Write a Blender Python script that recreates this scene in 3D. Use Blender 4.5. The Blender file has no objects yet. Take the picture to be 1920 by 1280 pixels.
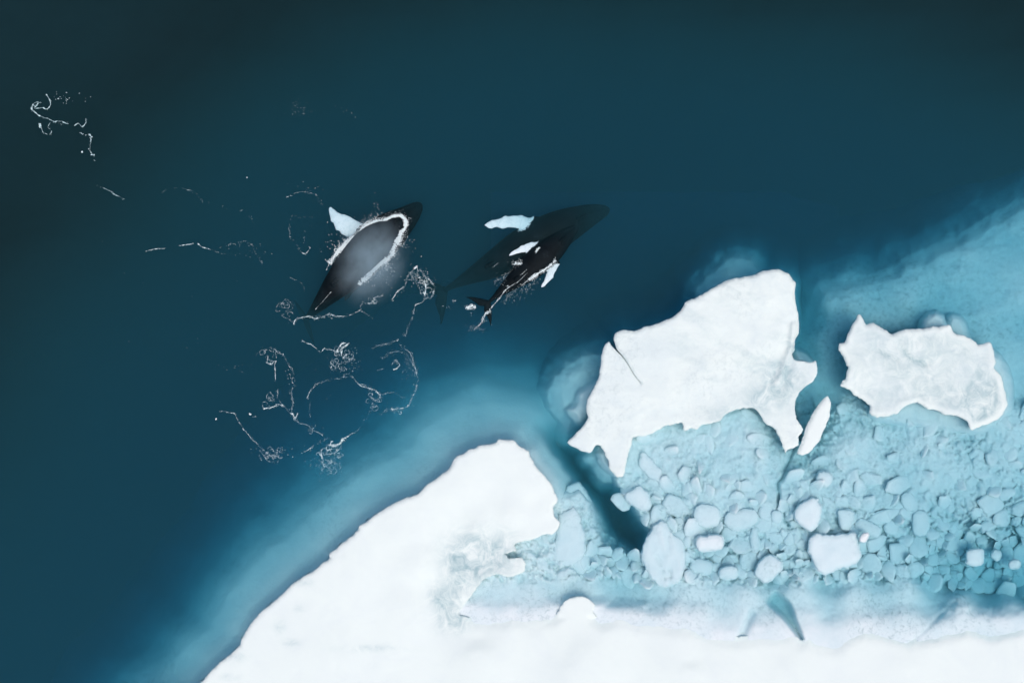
import bpy, math, random
import numpy as np
from mathutils import Vector, geometry, kdtree

# ------------------------------------------------------------------ camera, light, exposure
sc = bpy.context.scene
col = sc.collection
H = 46.0                      # drone height over the water, metres
S = 68.0 / 1920.0             # metres of sea per pixel of the photograph

cam_d = bpy.data.cameras.new("camera")
cam = bpy.data.objects.new("camera", cam_d)
col.objects.link(cam)
cam.location = (0, 0, H)
cam.rotation_euler = (0, 0, 0)
cam_d.sensor_width = 36.0
cam_d.lens = 36.0 * H / 68.0
cam_d.clip_start = 0.5
cam_d.clip_end = 2000.0
sc.camera = cam

SUN_ELEV, SUN_AZ = 72.0, 140.0
world = bpy.data.worlds.new("World")
sc.world = world
world.use_nodes = True
wn, wl = world.node_tree.nodes, world.node_tree.links
for n in list(wn):
    wn.remove(n)
wo = wn.new("ShaderNodeOutputWorld")
wb = wn.new("ShaderNodeBackground")
sky = wn.new("ShaderNodeTexSky")
sky.sky_type = 'NISHITA'
sky.sun_disc = False
sky.sun_elevation = math.radians(SUN_ELEV)
sky.sun_rotation = math.radians(SUN_AZ)
sky.air_density = 1.0
sky.dust_density = 4.5
sky.ozone_density = 1.0
wb.inputs["Strength"].default_value = 0.14
wl.new(sky.outputs[0], wb.inputs[0])
wl.new(wb.outputs[0], wo.inputs[0])

sun_d = bpy.data.lights.new("sun", 'SUN')
sun_d.energy = 0.6
sun_d.angle = math.radians(80)
sun_d.color = (1.0, 0.985, 0.96)
sun = bpy.data.objects.new("sun", sun_d)
col.objects.link(sun)
az, el = math.radians(SUN_AZ), math.radians(SUN_ELEV)
to_sun = Vector((math.sin(az) * math.cos(el), math.cos(az) * math.cos(el), math.sin(el)))
sun.rotation_euler = to_sun.to_track_quat('Z', 'Y').to_euler()

sc.view_settings.view_transform = 'Standard'
sc.view_settings.look = 'None'
sc.view_settings.gamma = 1.0
sc.view_settings.use_curve_mapping = False
sc.view_settings.exposure = 0.11

cy = sc.cycles
cy.use_denoising = True
cy.max_bounces = 8
cy.diffuse_bounces = 3
cy.glossy_bounces = 2
cy.volume_bounces = 4
cy.transparent_max_bounces = 8
cy.use_adaptive_sampling = False
cy.volume_step_rate = 1.0
cy.sample_clamp_indirect = 8.0

rng = np.random.default_rng(7)
random.seed(7)

# ------------------------------------------------------------------ numeric helpers
def _hash(ix, iy, seed):
    h = (ix.astype(np.int64) * 374761393 + iy.astype(np.int64) * 668265263 + seed * 144269504) & 0xffffffff
    h = ((h ^ (h >> 13)) * 1274126177) & 0xffffffff
    h = (h ^ (h >> 16)) & 0xffffff
    return h / float(0xffffff)

def vnoise(x, y, seed=0):
    x = np.asarray(x, float); y = np.asarray(y, float)
    ix = np.floor(x); iy = np.floor(y)
    fx = x - ix; fy = y - iy
    fx = fx * fx * fx * (fx * (fx * 6 - 15) + 10); fy = fy * fy * fy * (fy * (fy * 6 - 15) + 10)
    a = _hash(ix, iy, seed); b = _hash(ix + 1, iy, seed)
    c = _hash(ix, iy + 1, seed); d = _hash(ix + 1, iy + 1, seed)
    return ((a * (1 - fx) + b * fx) * (1 - fy) + (c * (1 - fx) + d * fx) * fy) * 2 - 1

def fbm(x, y, seed=0, octaves=4, gain=0.5):
    t = 0; amp = 1; tot = 0
    c, s = math.cos(0.6), math.sin(0.6)
    for k in range(octaves):
        t = t + amp * vnoise(x, y, seed + k * 17)
        tot += amp
        amp *= gain
        x, y = (x * c - y * s) * 2.03 + 3.1, (x * s + y * c) * 2.03 + 7.7
    return t / tot

def sstep(a, b, x):
    t = np.clip((x - a) / (b - a), 0, 1)
    return t * t * (3 - 2 * t)

def poly_sdf(px, py, poly):
    """signed distance in pixels, negative inside"""
    shp = np.shape(px)
    px = np.ravel(px).astype(float); py = np.ravel(py).astype(float)
    P0 = np.asarray(poly, float); P1 = np.roll(P0, -1, 0)
    d2 = np.full(px.shape, 1e18); inside = np.zeros(px.shape, bool)
    for (x0, y0), (x1, y1) in zip(P0, P1):
        ex, ey = x1 - x0, y1 - y0
        L = ex * ex + ey * ey + 1e-12
        t = np.clip(((px - x0) * ex + (py - y0) * ey) / L, 0, 1)
        d2 = np.minimum(d2, (px - x0 - t * ex) ** 2 + (py - y0 - t * ey) ** 2)
        if y0 != y1:
            cr = ((y0 > py) != (y1 > py)) & (px < (x1 - x0) * (py - y0) / (y1 - y0) + x0)
            inside ^= cr
    d = np.sqrt(d2)
    return np.where(inside, -d, d).reshape(shp)

def line_dist(px, py, line):
    d2 = np.full(np.shape(px), 1e18)
    for (x0, y0), (x1, y1) in zip(line[:-1], line[1:]):
        ex, ey = x1 - x0, y1 - y0
        L = ex * ex + ey * ey + 1e-12
        t = np.clip(((px - x0) * ex + (py - y0) * ey) / L, 0, 1)
        d2 = np.minimum(d2, (px - x0 - t * ex) ** 2 + (py - y0 - t * ey) ** 2)
    return np.sqrt(d2)

def idw(px, py, ctrl, p=3.0, soft=15.0):
    num = 0; den = 0
    for x, y, v in ctrl:
        w = 1.0 / (((px - x) ** 2 + (py - y) ** 2 + soft * soft) ** (p / 2))
        num = num + w * v; den = den + w
    return num / den

def catmull(pts, step=2.0, closed=True):
    pts = np.asarray(pts, float); n = len(pts); out = []
    rngi = range(n) if closed else range(n - 1)
    for i in rngi:
        if closed:
            p0, p1, p2, p3 = pts[i - 1], pts[i], pts[(i + 1) % n], pts[(i + 2) % n]
        else:
            p1, p2 = pts[i], pts[i + 1]
            p0 = pts[i - 1] if i > 0 else 2 * p1 - p2
            p3 = pts[i + 2] if i + 2 < n else 2 * p2 - p1
        m = max(1, int(np.linalg.norm(p2[:2] - p1[:2]) / step))
        # centripetal-ish: reduced tension keeps corners from overshooting
        t1, t2 = (p2 - p0) * 0.32, (p3 - p1) * 0.32
        for k in range(m):
            u = k / m
            h00 = 2 * u**3 - 3 * u**2 + 1; h10 = u**3 - 2 * u**2 + u
            h01 = -2 * u**3 + 3 * u**2; h11 = u**3 - u**2
            out.append(h00 * p1 + h10 * t1 + h01 * p2 + h11 * t2)
    if not closed:
        out.append(pts[-1])
    return np.array(out)

def roughen(loop, amp, seed, freq=0.05, calm=None):
    """push a dense closed outline (pixels) in and out by fractal noise"""
    t = np.roll(loop, -1, 0) - np.roll(loop, 1, 0)
    nrm = np.stack([t[:, 1], -t[:, 0]], 1)
    nrm /= np.linalg.norm(nrm, axis=1, keepdims=True) + 1e-9
    a = fbm(loop[:, 0] * freq, loop[:, 1] * freq, seed, 5, 0.62) * amp
    a = a * (0.35 + 0.9 * np.abs(vnoise(loop[:, 0] * 0.02, loop[:, 1] * 0.02, seed + 91)))
    if calm is not None:
        a = a * calm(loop)
    return loop + nrm * a[:, None]

def W(px, py, z):
    """photograph pixel -> metres, for a point at height z"""
    k = (H - z) / H
    return (px - 960.0) * S * k, (640.0 - py) * S * k

def V(x, y, z=0.0):
    a, b = W(x, y, z)
    return Vector((a, b, z))

# ------------------------------------------------------------------ object helpers
def tag(o, label=None, cat=None, group=None, kind=None):
    if label: o["label"] = label
    if cat: o["category"] = cat
    if group: o["group"] = group
    if kind: o["kind"] = kind
    return o

def mesh_obj(name, verts, faces, mat, parent=None, smooth=True):
    me = bpy.data.meshes.new(name)
    me.from_pydata([tuple(v) for v in verts], [], [tuple(f) for f in faces])
    me.update()
    if smooth:
        me.polygons.foreach_set("use_smooth", [True] * len(me.polygons))
    if mat: me.materials.append(mat)
    o = bpy.data.objects.new(name, me)
    col.objects.link(o)
    if parent is not None:
        o.parent = parent
    return o

def empty(name, loc):
    o = bpy.data.objects.new(name, None)
    o.empty_display_size = 0.5
    col.objects.link(o)
    o.location = loc
    return o

def adopt(child, parent):
    child.parent = parent
    child.matrix_parent_inverse.identity()
    child.location = child.location - parent.location

# ------------------------------------------------------------------ materials
def new_mat(name):
    m = bpy.data.materials.new(name)
    m.use_nodes = True
    nt = m.node_tree
    b = nt.nodes["Principled BSDF"]
    return m, nt.nodes, nt.links, b

def ramp(nodes, stops):
    r = nodes.new("ShaderNodeValToRGB")
    el = r.color_ramp.elements
    while len(el) < len(stops): el.new(0.5)
    for e, (p, c) in zip(el, stops):
        e.position = p; e.color = (*c, 1) if len(c) == 3 else c
    return r

def noise_node(nodes, links, scale, detail=6, rough=0.6, vec=None, dist=0.0):
    n = nodes.new("ShaderNodeTexNoise")
    n.inputs["Scale"].default_value = scale
    n.inputs["Detail"].default_value = detail
    n.inputs["Roughness"].default_value = rough
    n.inputs["Distortion"].default_value = dist
    if vec is not None: links.new(vec, n.inputs["Vector"])
    return n

def ice_material(name, base, tint, tint_amt, bump=0.25, speck=0.0, rough=0.65, wet=False, pores=2.6, spread=(0.48, 0.62)):
    m, N, L, b = new_mat(name)
    geo = N.new("ShaderNodeNewGeometry")
    n1 = noise_node(N, L, 0.35, 7, 0.62, geo.outputs["Position"], 0.6)
    r1 = ramp(N, [(0.42, base), (0.72, tuple(b0 * (1 - tint_amt) + t0 * tint_amt for b0, t0 in zip(base, tint)))])
    L.new(n1.outputs["Fac"], r1.inputs["Fac"])
    out = r1.outputs["Color"]
    if speck > 0:
        n2 = noise_node(N, L, pores, 9, 0.75, geo.outputs["Position"], 0.6)
        r2 = ramp(N, [(0.50, (0, 0, 0)), (0.63, (1, 1, 1))])
        L.new(n2.outputs["Fac"], r2.inputs["Fac"])
        n3 = noise_node(N, L, 0.22, 3, 0.5, geo.outputs["Position"])
        r3 = ramp(N, [(spread[0], (0.0, 0.0, 0.0)), (spread[1], (1, 1, 1))])
        L.new(n3.outputs["Fac"], r3.inputs["Fac"])
        mul = N.new("ShaderNodeMath"); mul.operation = 'MULTIPLY'
        L.new(r2.outputs["Color"], mul.inputs[0]); L.new(r3.outputs["Color"], mul.inputs[1])
        mul2 = N.new("ShaderNodeMath"); mul2.operation = 'MULTIPLY'; mul2.inputs[1].default_value = speck
        L.new(mul.outputs[0], mul2.inputs[0])
        mix = N.new("ShaderNodeMix"); mix.data_type = 'RGBA'
        L.new(mul2.outputs[0], mix.inputs[0]); L.new(out, mix.inputs[6])
        mix.inputs[7].default_value = (tint[0] * 0.5, tint[1] * 0.56, tint[2] * 0.56, 1)
        out = mix.outputs[2]
    if wet:      # soaked, mottled ice where the mesh says the snow is waterlogged
        at = N.new("ShaderNodeAttribute"); at.attribute_name = "wet"
        n4 = noise_node(N, L, 1.1, 9, 0.72, geo.outputs["Position"], 0.9)
        r4 = ramp(N, [(0.36, (0, 0, 0)), (0.64, (1, 1, 1))])
        L.new(n4.outputs["Fac"], r4.inputs["Fac"])
        ml = N.new("ShaderNodeMath"); ml.operation = 'MULTIPLY'
        L.new(at.outputs["Fac"], ml.inputs[0]); L.new(r4.outputs["Color"], ml.inputs[1])
        mw = N.new("ShaderNodeMix"); mw.data_type = 'RGBA'
        L.new(ml.outputs[0], mw.inputs[0]); L.new(out, mw.inputs[6]); mw.inputs[7].default_value = (0.36, 0.52, 0.54, 1)
        out = mw.outputs[2]
    L.new(out, b.inputs["Base Color"])
    b.inputs["Roughness"].default_value = rough
    b.inputs["Specular IOR Level"].default_value = 0.25
    nb = noise_node(N, L, 3.0, 8, 0.65, geo.outputs["Position"])
    bp = N.new("ShaderNodeBump"); bp.inputs["Strength"].default_value = bump
    bp.inputs["Distance"].default_value = 0.08
    L.new(nb.outputs["Fac"], bp.inputs["Height"]); L.new(bp.outputs[0], b.inputs["Normal"])
    return m

M_SNOW = ice_material("snow_covered_ice", (0.835, 0.905, 0.855), (0.74, 0.81, 0.81), 0.35, 0.22, wet=True)
M_WET = ice_material("wet_snow_ice", (0.825, 0.90, 0.85), (0.66, 0.76, 0.77), 0.6, 0.5, speck=0.22, wet=True)
M_SUB = ice_material("submerged_ice", (0.80, 0.85, 0.85), (0.66, 0.76, 0.78), 0.7, 0.6, speck=0.3)
M_CHUNK = ice_material("brash_chunk_ice", (0.84, 0.88, 0.88), (0.70, 0.79, 0.81), 0.6, 0.3, speck=0.4)

M_SLUSH = ice_material("slush_ice", (0.82, 0.87, 0.87), (0.66, 0.77, 0.79), 0.7, 0.3, speck=0.6, pores=3.4, spread=(0.36, 0.60))

m, N, L, b = new_mat("foam")
b.inputs["Base Color"].default_value = (0.80, 0.88, 0.86, 1)
b.inputs["Roughness"].default_value = 0.7
b.inputs["Specular IOR Level"].default_value = 0.2
M_FOAM = m

m, N, L, b = new_mat("whale_skin")
geo = N.new("ShaderNodeNewGeometry")
at = N.new("ShaderNodeAttribute"); at.attribute_name = "pale"
n1 = noise_node(N, L, 1.4, 8, 0.7, geo.outputs["Position"], 0.5)
r1 = ramp(N, [(0.35, (0.003, 0.006, 0.008)), (0.60, (0.006, 0.011, 0.014)), (0.76, (0.022, 0.032, 0.038))])
L.new(n1.outputs["Fac"], r1.inputs["Fac"])
n2 = noise_node(N, L, 3.2, 8, 0.7, geo.outputs["Position"], 0.8)
r2 = ramp(N, [(0.26, (0.25, 0.32, 0.34)), (0.37, (0.78, 0.84, 0.85)), (0.55, (0.94, 0.96, 0.96))])
L.new(n2.outputs["Fac"], r2.inputs["Fac"])
# ragged border between the pale flipper and the dark body
ad = N.new("ShaderNodeMath"); ad.operation = 'ADD'
su = N.new("ShaderNodeMath"); su.operation = 'MULTIPLY_ADD'; su.inputs[1].default_value = 0.9; su.inputs[2].default_value = -0.45
L.new(n2.outputs["Fac"], su.inputs[0]); L.new(at.outputs["Fac"], ad.inputs[0]); L.new(su.outputs[0], ad.inputs[1])
rr = ramp(N, [(0.46, (0, 0, 0)), (0.58, (1, 1, 1))])
L.new(ad.outputs[0], rr.inputs["Fac"])
mx = N.new("ShaderNodeMix"); mx.data_type = 'RGBA'
L.new(rr.outputs["Color"], mx.inputs[0]); L.new(r1.outputs["Color"], mx.inputs[6]); L.new(r2.outputs["Color"], mx.inputs[7])
L.new(mx.outputs[2], b.inputs["Base Color"])
b.inputs["Roughness"].default_value = 0.5
b.inputs["Specular IOR Level"].default_value = 0.06
bp = N.new("ShaderNodeBump"); bp.inputs["Strength"].default_value = 0.35; bp.inputs["Distance"].default_value = 0.05
nb = noise_node(N, L, 6.0, 6, 0.6, geo.outputs["Position"])
L.new(nb.outputs["Fac"], bp.inputs["Height"]); L.new(bp.outputs[0], b.inputs["Normal"])
M_WHALE = m

m, N, L, b = new_mat("added_bottom_black")  # near-black bottom colour, chosen to darken the water above it
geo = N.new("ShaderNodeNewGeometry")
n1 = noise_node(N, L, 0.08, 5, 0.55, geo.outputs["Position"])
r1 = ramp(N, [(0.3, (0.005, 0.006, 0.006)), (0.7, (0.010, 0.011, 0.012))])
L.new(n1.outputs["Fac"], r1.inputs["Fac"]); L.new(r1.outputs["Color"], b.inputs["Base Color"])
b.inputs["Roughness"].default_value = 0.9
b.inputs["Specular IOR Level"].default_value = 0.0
M_ADDED_BOTTOM = m

# water: even scattering and absorption, red dies first
SCAT = (0.023, 0.053, 0.057)      # 1/m
ABSO = (0.40, 0.152, 0.106)      # 1/m
m = bpy.data.materials.new("cold_sea_water"); m.use_nodes = True
N, L = m.node_tree.nodes, m.node_tree.links
N.clear()
mo = N.new("ShaderNodeOutputMaterial")
vs = N.new("ShaderNodeVolumeScatter"); va = N.new("ShaderNodeVolumeAbsorption"); add = N.new("ShaderNodeAddShader")
ds = max(SCAT); vs.inputs["Density"].default_value = ds
vs.inputs["Color"].default_value = tuple(s / ds for s in SCAT) + (1,)
da = max(ABSO) * 1.02; va.inputs["Density"].default_value = da
va.inputs["Color"].default_value = tuple(1 - a / da for a in ABSO) + (1,)
L.new(vs.outputs[0], add.inputs[0]); L.new(va.outputs[0], add.inputs[1]); L.new(add.outputs[0], mo.inputs["Volume"])
M_WATER = m

# ------------------------------------------------------------------ the sea
DEEP = -16.0
def box(name, x0, x1, y0, y1, z0, z1, mat):
    v = [(x0, y0, z0), (x1, y0, z0), (x1, y1, z0), (x0, y1, z0), (x0, y0, z1), (x1, y0, z1), (x1, y1, z1), (x0, y1, z1)]
    f = [(3, 2, 1, 0), (4, 5, 6, 7), (0, 1, 5, 4), (1, 2, 6, 5), (2, 3, 7, 6), (3, 0, 4, 7)]
    return mesh_obj(name, v, f, mat, smooth=False)

def sea_water():
    def axis(half, n):
        c = np.linspace(-half, half, n)
        return np.concatenate([[-400, -200, -100, -half * 1.3], c, [half * 1.3, 100, 200, 400]])
    xs, ys = axis(36, 300), axis(25, 210)
    X, Y = np.meshgrid(xs, ys)
    sw = .055 * fbm(X * .45 + Y * .25, Y * .8 - X * .3, 501, 3) + .030 * fbm(X * 1.5 + Y * .7, Y * 2.2 - X * .5, 503, 2)
    Z = sw * (np.abs(X) < 60) - .02
    ny, nx = X.shape
    verts = np.stack([X.ravel(), Y.ravel(), Z.ravel()], 1).tolist()
    faces = [(j * nx + i, j * nx + i + 1, (j + 1) * nx + i + 1, (j + 1) * nx + i) for j in range(ny - 1) for i in range(nx - 1)]
    rim = [i for i in range(nx)] + [j * nx + nx - 1 for j in range(1, ny)] + [(ny - 1) * nx + i for i in range(nx - 2, -1, -1)] + [j * nx for j in range(ny - 2, 0, -1)]
    low = []
    for i in rim:
        low.append(len(verts)); verts.append([verts[i][0], verts[i][1], DEEP - 4])
    for k in range(len(rim)):
        q = (k + 1) % len(rim)
        faces.append((rim[q], rim[k], low[k], low[q]))
    faces.append(tuple(reversed(low)))
    tag(mesh_obj("sea_water", verts, faces, M_WATER), "clear cold teal sea water over the whales and ice feet", "sea water", kind="structure")
sea_water()

def added_sea_bottom():  # added bottom sheet, shaped to darken the sea towards the upper corners
    n = 140
    xs = np.sign(np.linspace(-1, 1, n)) * np.abs(np.linspace(-1, 1, n)) ** 2.2 * 420
    X, Y = np.meshgrid(xs, xs)
    wob = 3.0 * fbm(X * 0.05, Y * 0.05, 8)
    a = sstep(8, 32, -X * .80 + Y * .60 + wob)           # bottom raised to darken the water in the north west,
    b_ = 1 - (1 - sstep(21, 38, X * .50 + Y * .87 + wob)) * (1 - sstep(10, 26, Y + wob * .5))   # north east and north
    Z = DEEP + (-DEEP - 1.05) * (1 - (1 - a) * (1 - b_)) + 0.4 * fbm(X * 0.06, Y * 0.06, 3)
    verts = np.stack([X.ravel(), Y.ravel(), Z.ravel()], 1)
    faces = [(j * n + i, j * n + i + 1, (j + 1) * n + i + 1, (j + 1) * n + i) for j in range(n - 1) for i in range(n - 1)]
    tag(mesh_obj("added_sea_bottom", verts, faces, M_ADDED_BOTTOM), "added dark bottom under the sea, raised at the upper corners to darken the water", "added sea bottom", kind="structure")
added_sea_bottom()

# ------------------------------------------------------------------ outlines traced from above (photograph pixels)
LEFT = [(300,1345),(340,1310),(375,1280),(405,1246),(448,1212),(457,1190),(480,1156),(514,1126),(555,1089),(577,1077),(600,1059),(619,1046),(620,1036),
 (660,1004),(682,980),(729,948),(757,935),(782,927),(799,909),(825,892),(844,875),(851,862),(862,852),(900,836),(930,830),(935,824),(964,826),
 (975,837),(994,849),(1001,869),(1020,890),(1035,909),(1040,924),(1046,937),(1035,950),(1039,967),(1050,980),(1045,992),(1035,1002),(1025,1000),
 (1000,1010),(980,1014),(966,1020),(967,1032),(945,1037),(955,1046),(980,1047),(985,1070),(955,1081),(932,1075),(905,1087),(897,1100),(880,1120),
 (865,1140),(862,1152),(905,1160),(980,1160),(1030,1157),(1049,1145),(1049,1137),(1067,1120),(1095,1117),(1115,1132),(1112,1145),(1125,1160),
 (1162,1157),(1192,1165),(1240,1167),(1304,1175),(1328,1192),(1385,1192),(1438,1189),(1484,1189),(1504,1199),(1516,1190),(1559,1206),(1612,1182),
 (1665,1182),(1700,1192),(1736,1192),(1807,1171),(1860,1182),(1920,1171),(2010,1175),(2010,1345)]
MID = [(1458,506),(1478,514),(1488,525),(1492,532),(1490,553),(1494,579),(1498,604),(1497,625),(1490,636),(1491,650),(1485,665),(1490,674),(1519,680),
 (1530,676),(1532,690),(1531,704),(1523,717),(1505,729),(1492,747),(1490,769),(1494,787),(1505,801),(1506,808),(1497,819),(1497,834),(1483,841),
 (1472,850),(1467,837),(1461,819),(1454,805),(1436,794),(1426,780),(1417,767),(1397,765),(1372,771),(1357,778),(1350,789),(1325,794),(1303,803),
 (1282,807),(1278,794),(1253,798),(1228,808),(1210,817),(1188,819),(1183,834),(1176,859),(1169,891),(1156,893),(1142,877),(1143,862),(1134,852),
 (1127,835),(1117,835),(1106,848),(1088,844),(1064,830),(1073,819),(1091,801),(1102,783),(1099,765),(1104,744),(1117,719),(1126,690),(1127,667),
 (1134,647),(1142,640),(1147,648),(1154.6,656.5),(1163.6,665.3),(1173.8,677.6),(1187.9,701.3),(1201.0,718.0),(1201.3,717.6),
 (1188.4,700.8),(1174.4,676.8),(1164.6,664.2),(1156.2,654),(1151,637),(1154,625),(1167,618),(1188,620),(1210,613),(1239,604),(1264,593),(1276,582),(1285,568),(1311,555),(1332,543),(1361,526),(1408,516),(1433,508)]
RIGHT = [(1609,590),(1617,596),(1624,609),(1632,603),(1649,611),(1671,626),(1694,618),(1724,616),(1757,612),(1780,611),(1789,624),(1810,629),(1834,646),
 (1855,641),(1861,650),(1866,680),(1864,691),(1877,706),(1882,725),(1889,755),(1881,774),(1870,787),(1851,794),(1821,807),(1814,792),(1799,781),
 (1772,777),(1757,770),(1739,766),(1720,755),(1697,762),(1682,774),(1645,783),(1630,774),(1630,759),(1604,742),(1596,732),(1577,725),(1577,717),
 (1589,702),(1585,680),(1581,669),(1571,654),(1574,644),(1583,641),(1592,620)]
SLIVER = [(1551,742),(1557,755),(1555,777),(1549,796),(1536,826),(1525,839),(1514,851),(1508,853),(1495,849),(1501,834),(1508,811),(1517,789),(1525,772),(1540,751)]

def floe_top(name, loop, hfun, mat, parent, spacing=6.0, edge_band=18.0, edge_spacing=2.6, wall=0.7, undercut=3.0, seed=1, wetfun=None):
    """plate of ice: exact outline, rounded lip, relief on top, rough wall running down under water"""
    r = np.random.default_rng(seed)
    x0, y0 = loop.min(0); x1, y1 = loop.max(0)
    def jgrid(sp):
        gx, gy = np.meshgrid(np.arange(x0, x1, sp), np.arange(y0, y1, sp))
        gx = gx.ravel() + r.uniform(-.38, .38, gx.size) * sp
        gy = gy.ravel() + r.uniform(-.38, .38, gy.size) * sp
        return gx, gy
    ax, ay = jgrid(spacing); d = poly_sdf(ax, ay, loop); k = d < -edge_band
    pts = [np.stack([ax[k], ay[k]], 1)]
    bx, by = jgrid(edge_spacing); d = poly_sdf(bx, by, loop); k = (d < -1.2) & (d >= -edge_band)
    # thin out with distance from the lip
    k &= r.uniform(0, 1, d.shape) < np.clip(1.25 + d / (edge_band * 1.1), 0.22, 1)
    pts.append(np.stack([bx[k], by[k]], 1))
    inner = np.concatenate(pts)
    n = len(loop)
    allp = np.concatenate([loop, inner])
    res = geometry.delaunay_2d_cdt([Vector(p) for p in allp], [], [list(range(n))], 1, 1e-5)
    vs_ = np.array([tuple(v) for v in res[0]]); tris = [tuple(f) for f in res[2]]
    d = -poly_sdf(vs_[:, 0], vs_[:, 1], loop)
    z = hfun(vs_[:, 0], vs_[:, 1], d)
    X, Y = W(vs_[:, 0], vs_[:, 1], z)
    verts = [(a, b_, c) for a, b_, c in zip(X, Y, z)]
    # ensure faces look up
    out_f = []
    for f in tris:
        (ax_, ay_, _), (bx_, by_, _), (cx_, cy_, _) = (verts[f[0]], verts[f[1]], verts[f[2]])
        out_f.append(f if (bx_ - ax_) * (cy_ - ay_) - (by_ - ay_) * (cx_ - ax_) > 0 else f[::-1])
    # boundary edges -> wall
    cnt = {}
    for f in out_f:
        for a, b_ in ((f[0], f[1]), (f[1], f[2]), (f[2], f[0])):
            cnt[(a, b_)] = 1
    bnd = [(a, b_) for (a, b_) in cnt if (b_, a) not in cnt]
    nxt = dict(bnd)
    ids = sorted({i for e in bnd for i in e})
    prev = {b_: a for a, b_ in bnd}
    rings = [{i: i for i in ids}]
    levels = [(0.45, -0.6), (0.9, -undercut * 0.5), (1.0, -undercut)]
    for li, (fz, off) in enumerate(levels):
        m_ = {}
        for i in ids:
            p = vs_[i]; q = vs_[nxt.get(i, i)]; o_ = vs_[prev.get(i, i)]
            t = q - o_; t = t / (np.hypot(*t) + 1e-9)
            nr = np.array([t[1], -t[0]])           # towards outside or inside, fixed below
            # tris are counter-clockwise in world (y flipped against pixels): outside is to the right in world
            nr = np.array([-t[1], t[0]])
            w_ = off + 1.1 * float(vnoise(p[0] * 0.11, p[1] * 0.11, seed + 40 + li))
            pp = p + nr * w_
            zz = z[i] - (z[i] + wall) * fz
            xx, yy = W(pp[0], pp[1], zz)
            m_[i] = len(verts); verts.append((float(xx), float(yy), float(zz)))
        rings.append(m_)
    for a_, b_ in zip(rings[:-1], rings[1:]):
        for (i, j) in bnd:
            out_f.append((a_[j], a_[i], b_[i], b_[j]))
    o = mesh_obj(name, verts, out_f, mat, parent)
    if wetfun is not None:
        wv = np.zeros(len(verts)); wv[:len(vs_)] = wetfun(vs_[:, 0], vs_[:, 1])
        o.data.attributes.new("wet", 'FLOAT', 'POINT').data.foreach_set("value", wv.tolist())
    return o

def foot(name, x0, x1, y0, y1, step, zfun, mat, parent, cut=-11.0):
    gx, gy = np.meshgrid(np.arange(x0, x1 + step, step), np.arange(y0, y1 + step, step))
    z = zfun(gx, gy)
    X, Y = W(gx, gy, z)
    ny, nx = gx.shape
    keep = z > cut
    idx = -np.ones(z.shape, int)
    cell = keep[:-1, :-1] & keep[1:, :-1] & keep[:-1, 1:] & keep[1:, 1:]
    used = np.zeros(z.shape, bool)
    for a in (slice(0, -1), slice(1, None)):
        for b_ in (slice(0, -1), slice(1, None)):
            used[a, b_] |= cell
    idx[used] = np.arange(used.sum())
    verts = np.stack([X[used], Y[used], z[used]], 1)
    j, i = np.nonzero(cell)
    faces = np.stack([idx[j, i], idx[j + 1, i], idx[j + 1, i + 1], idx[j, i + 1]], 1)
    me = bpy.data.meshes.new(name)
    me.from_pydata(verts.tolist(), [], faces.tolist()); me.update()
    me.polygons.foreach_set("use_smooth", [True] * len(me.polygons))
    me.materials.append(mat)
    o = bpy.data.objects.new(name, me); col.objects.link(o)
    if parent is not None: o.parent = parent
    return o

# ------------------------------------------------------------------ big snow floe, lower edge of the picture
L_LOOP = roughen(catmull(LEFT, 2.0), 4.2, 11, 0.075)
L_CTRL = [(430,1270,.5),(520,1180,.55),(640,1080,.6),(760,980,.6),(860,900,.6),(940,850,.55),(990,900,.5),(1020,950,.3),(960,960,.45),(900,980,.45),
 (930,1010,.12),(985,1000,.12),(1035,985,.12),(870,1010,.14),(845,1050,.10),(880,1060,.03),(920,1050,.04),(960,1060,.14),(900,1040,.03),(870,1090,.06),(825,1110,.12),(850,1130,.02),(840,1150,.06),
 (900,1175,.05),(1000,1175,.05),(1085,1140,.12),(1200,1180,.05),(1320,1200,.045),(1450,1200,.04),(1560,1215,.04),(1700,1200,.03),(1820,1190,.02),(1920,1185,.015),(1000,1200,.12),(1300,1230,.1),(1560,1240,.08),
 (780,1050,.5),(760,1150,.5),(900,1240,.45),(1100,1250,.4),(1300,1265,.34),(1500,1265,.26),(1700,1265,.16),(1900,1260,.07),(1980,1230,.03),(600,1240,.6)]
def left_h(x, y, d):
    h = idw(x, y, L_CTRL, 3.2, 10)
    slush = np.exp(-(((x - 890) / 75) ** 2 + ((y - 1065) / 80) ** 2))
    slush = np.maximum(slush, 0.8 * np.exp(-(((x - 845) / 50) ** 2 + ((y - 1120) / 55) ** 2)))
    z = h + 0.07 * fbm(x * .012, y * .012, 21, 4) * np.clip(h * 3, .2, 1) + 0.012 * fbm(x * .08, y * .08, 22, 3)
    z = z + slush * (0.17 * fbm(x * .05, y * .05, 23, 5, .65) - 0.03)
    # wind hollows near the outer edge
    z = z - 0.10 * np.clip(fbm(x * .03 + 5, y * .03, 25, 3) - .25, 0, 1) * np.clip(h * 2, 0, 1)
    south = sstep(1140, 1152, y) * sstep(868, 890, x) * (1 - sstep(1040, 1048, x) * (1 - sstep(1116, 1126, x)) * (1 - sstep(1150, 1160, y)))
    z = z - south * (1 - sstep(-4, 26, d + 7 * fbm(x * .03, y * .03, 27, 4))) * (z + .12 + .15 * sstep(1480, 1760, x))
    lip = 1 - sstep(0, 7, d)
    return z - lip * 0.16 * np.clip(z, 0, 1) - np.clip(z, .01, .03) * (1 - sstep(0, 2.5, d))
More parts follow.
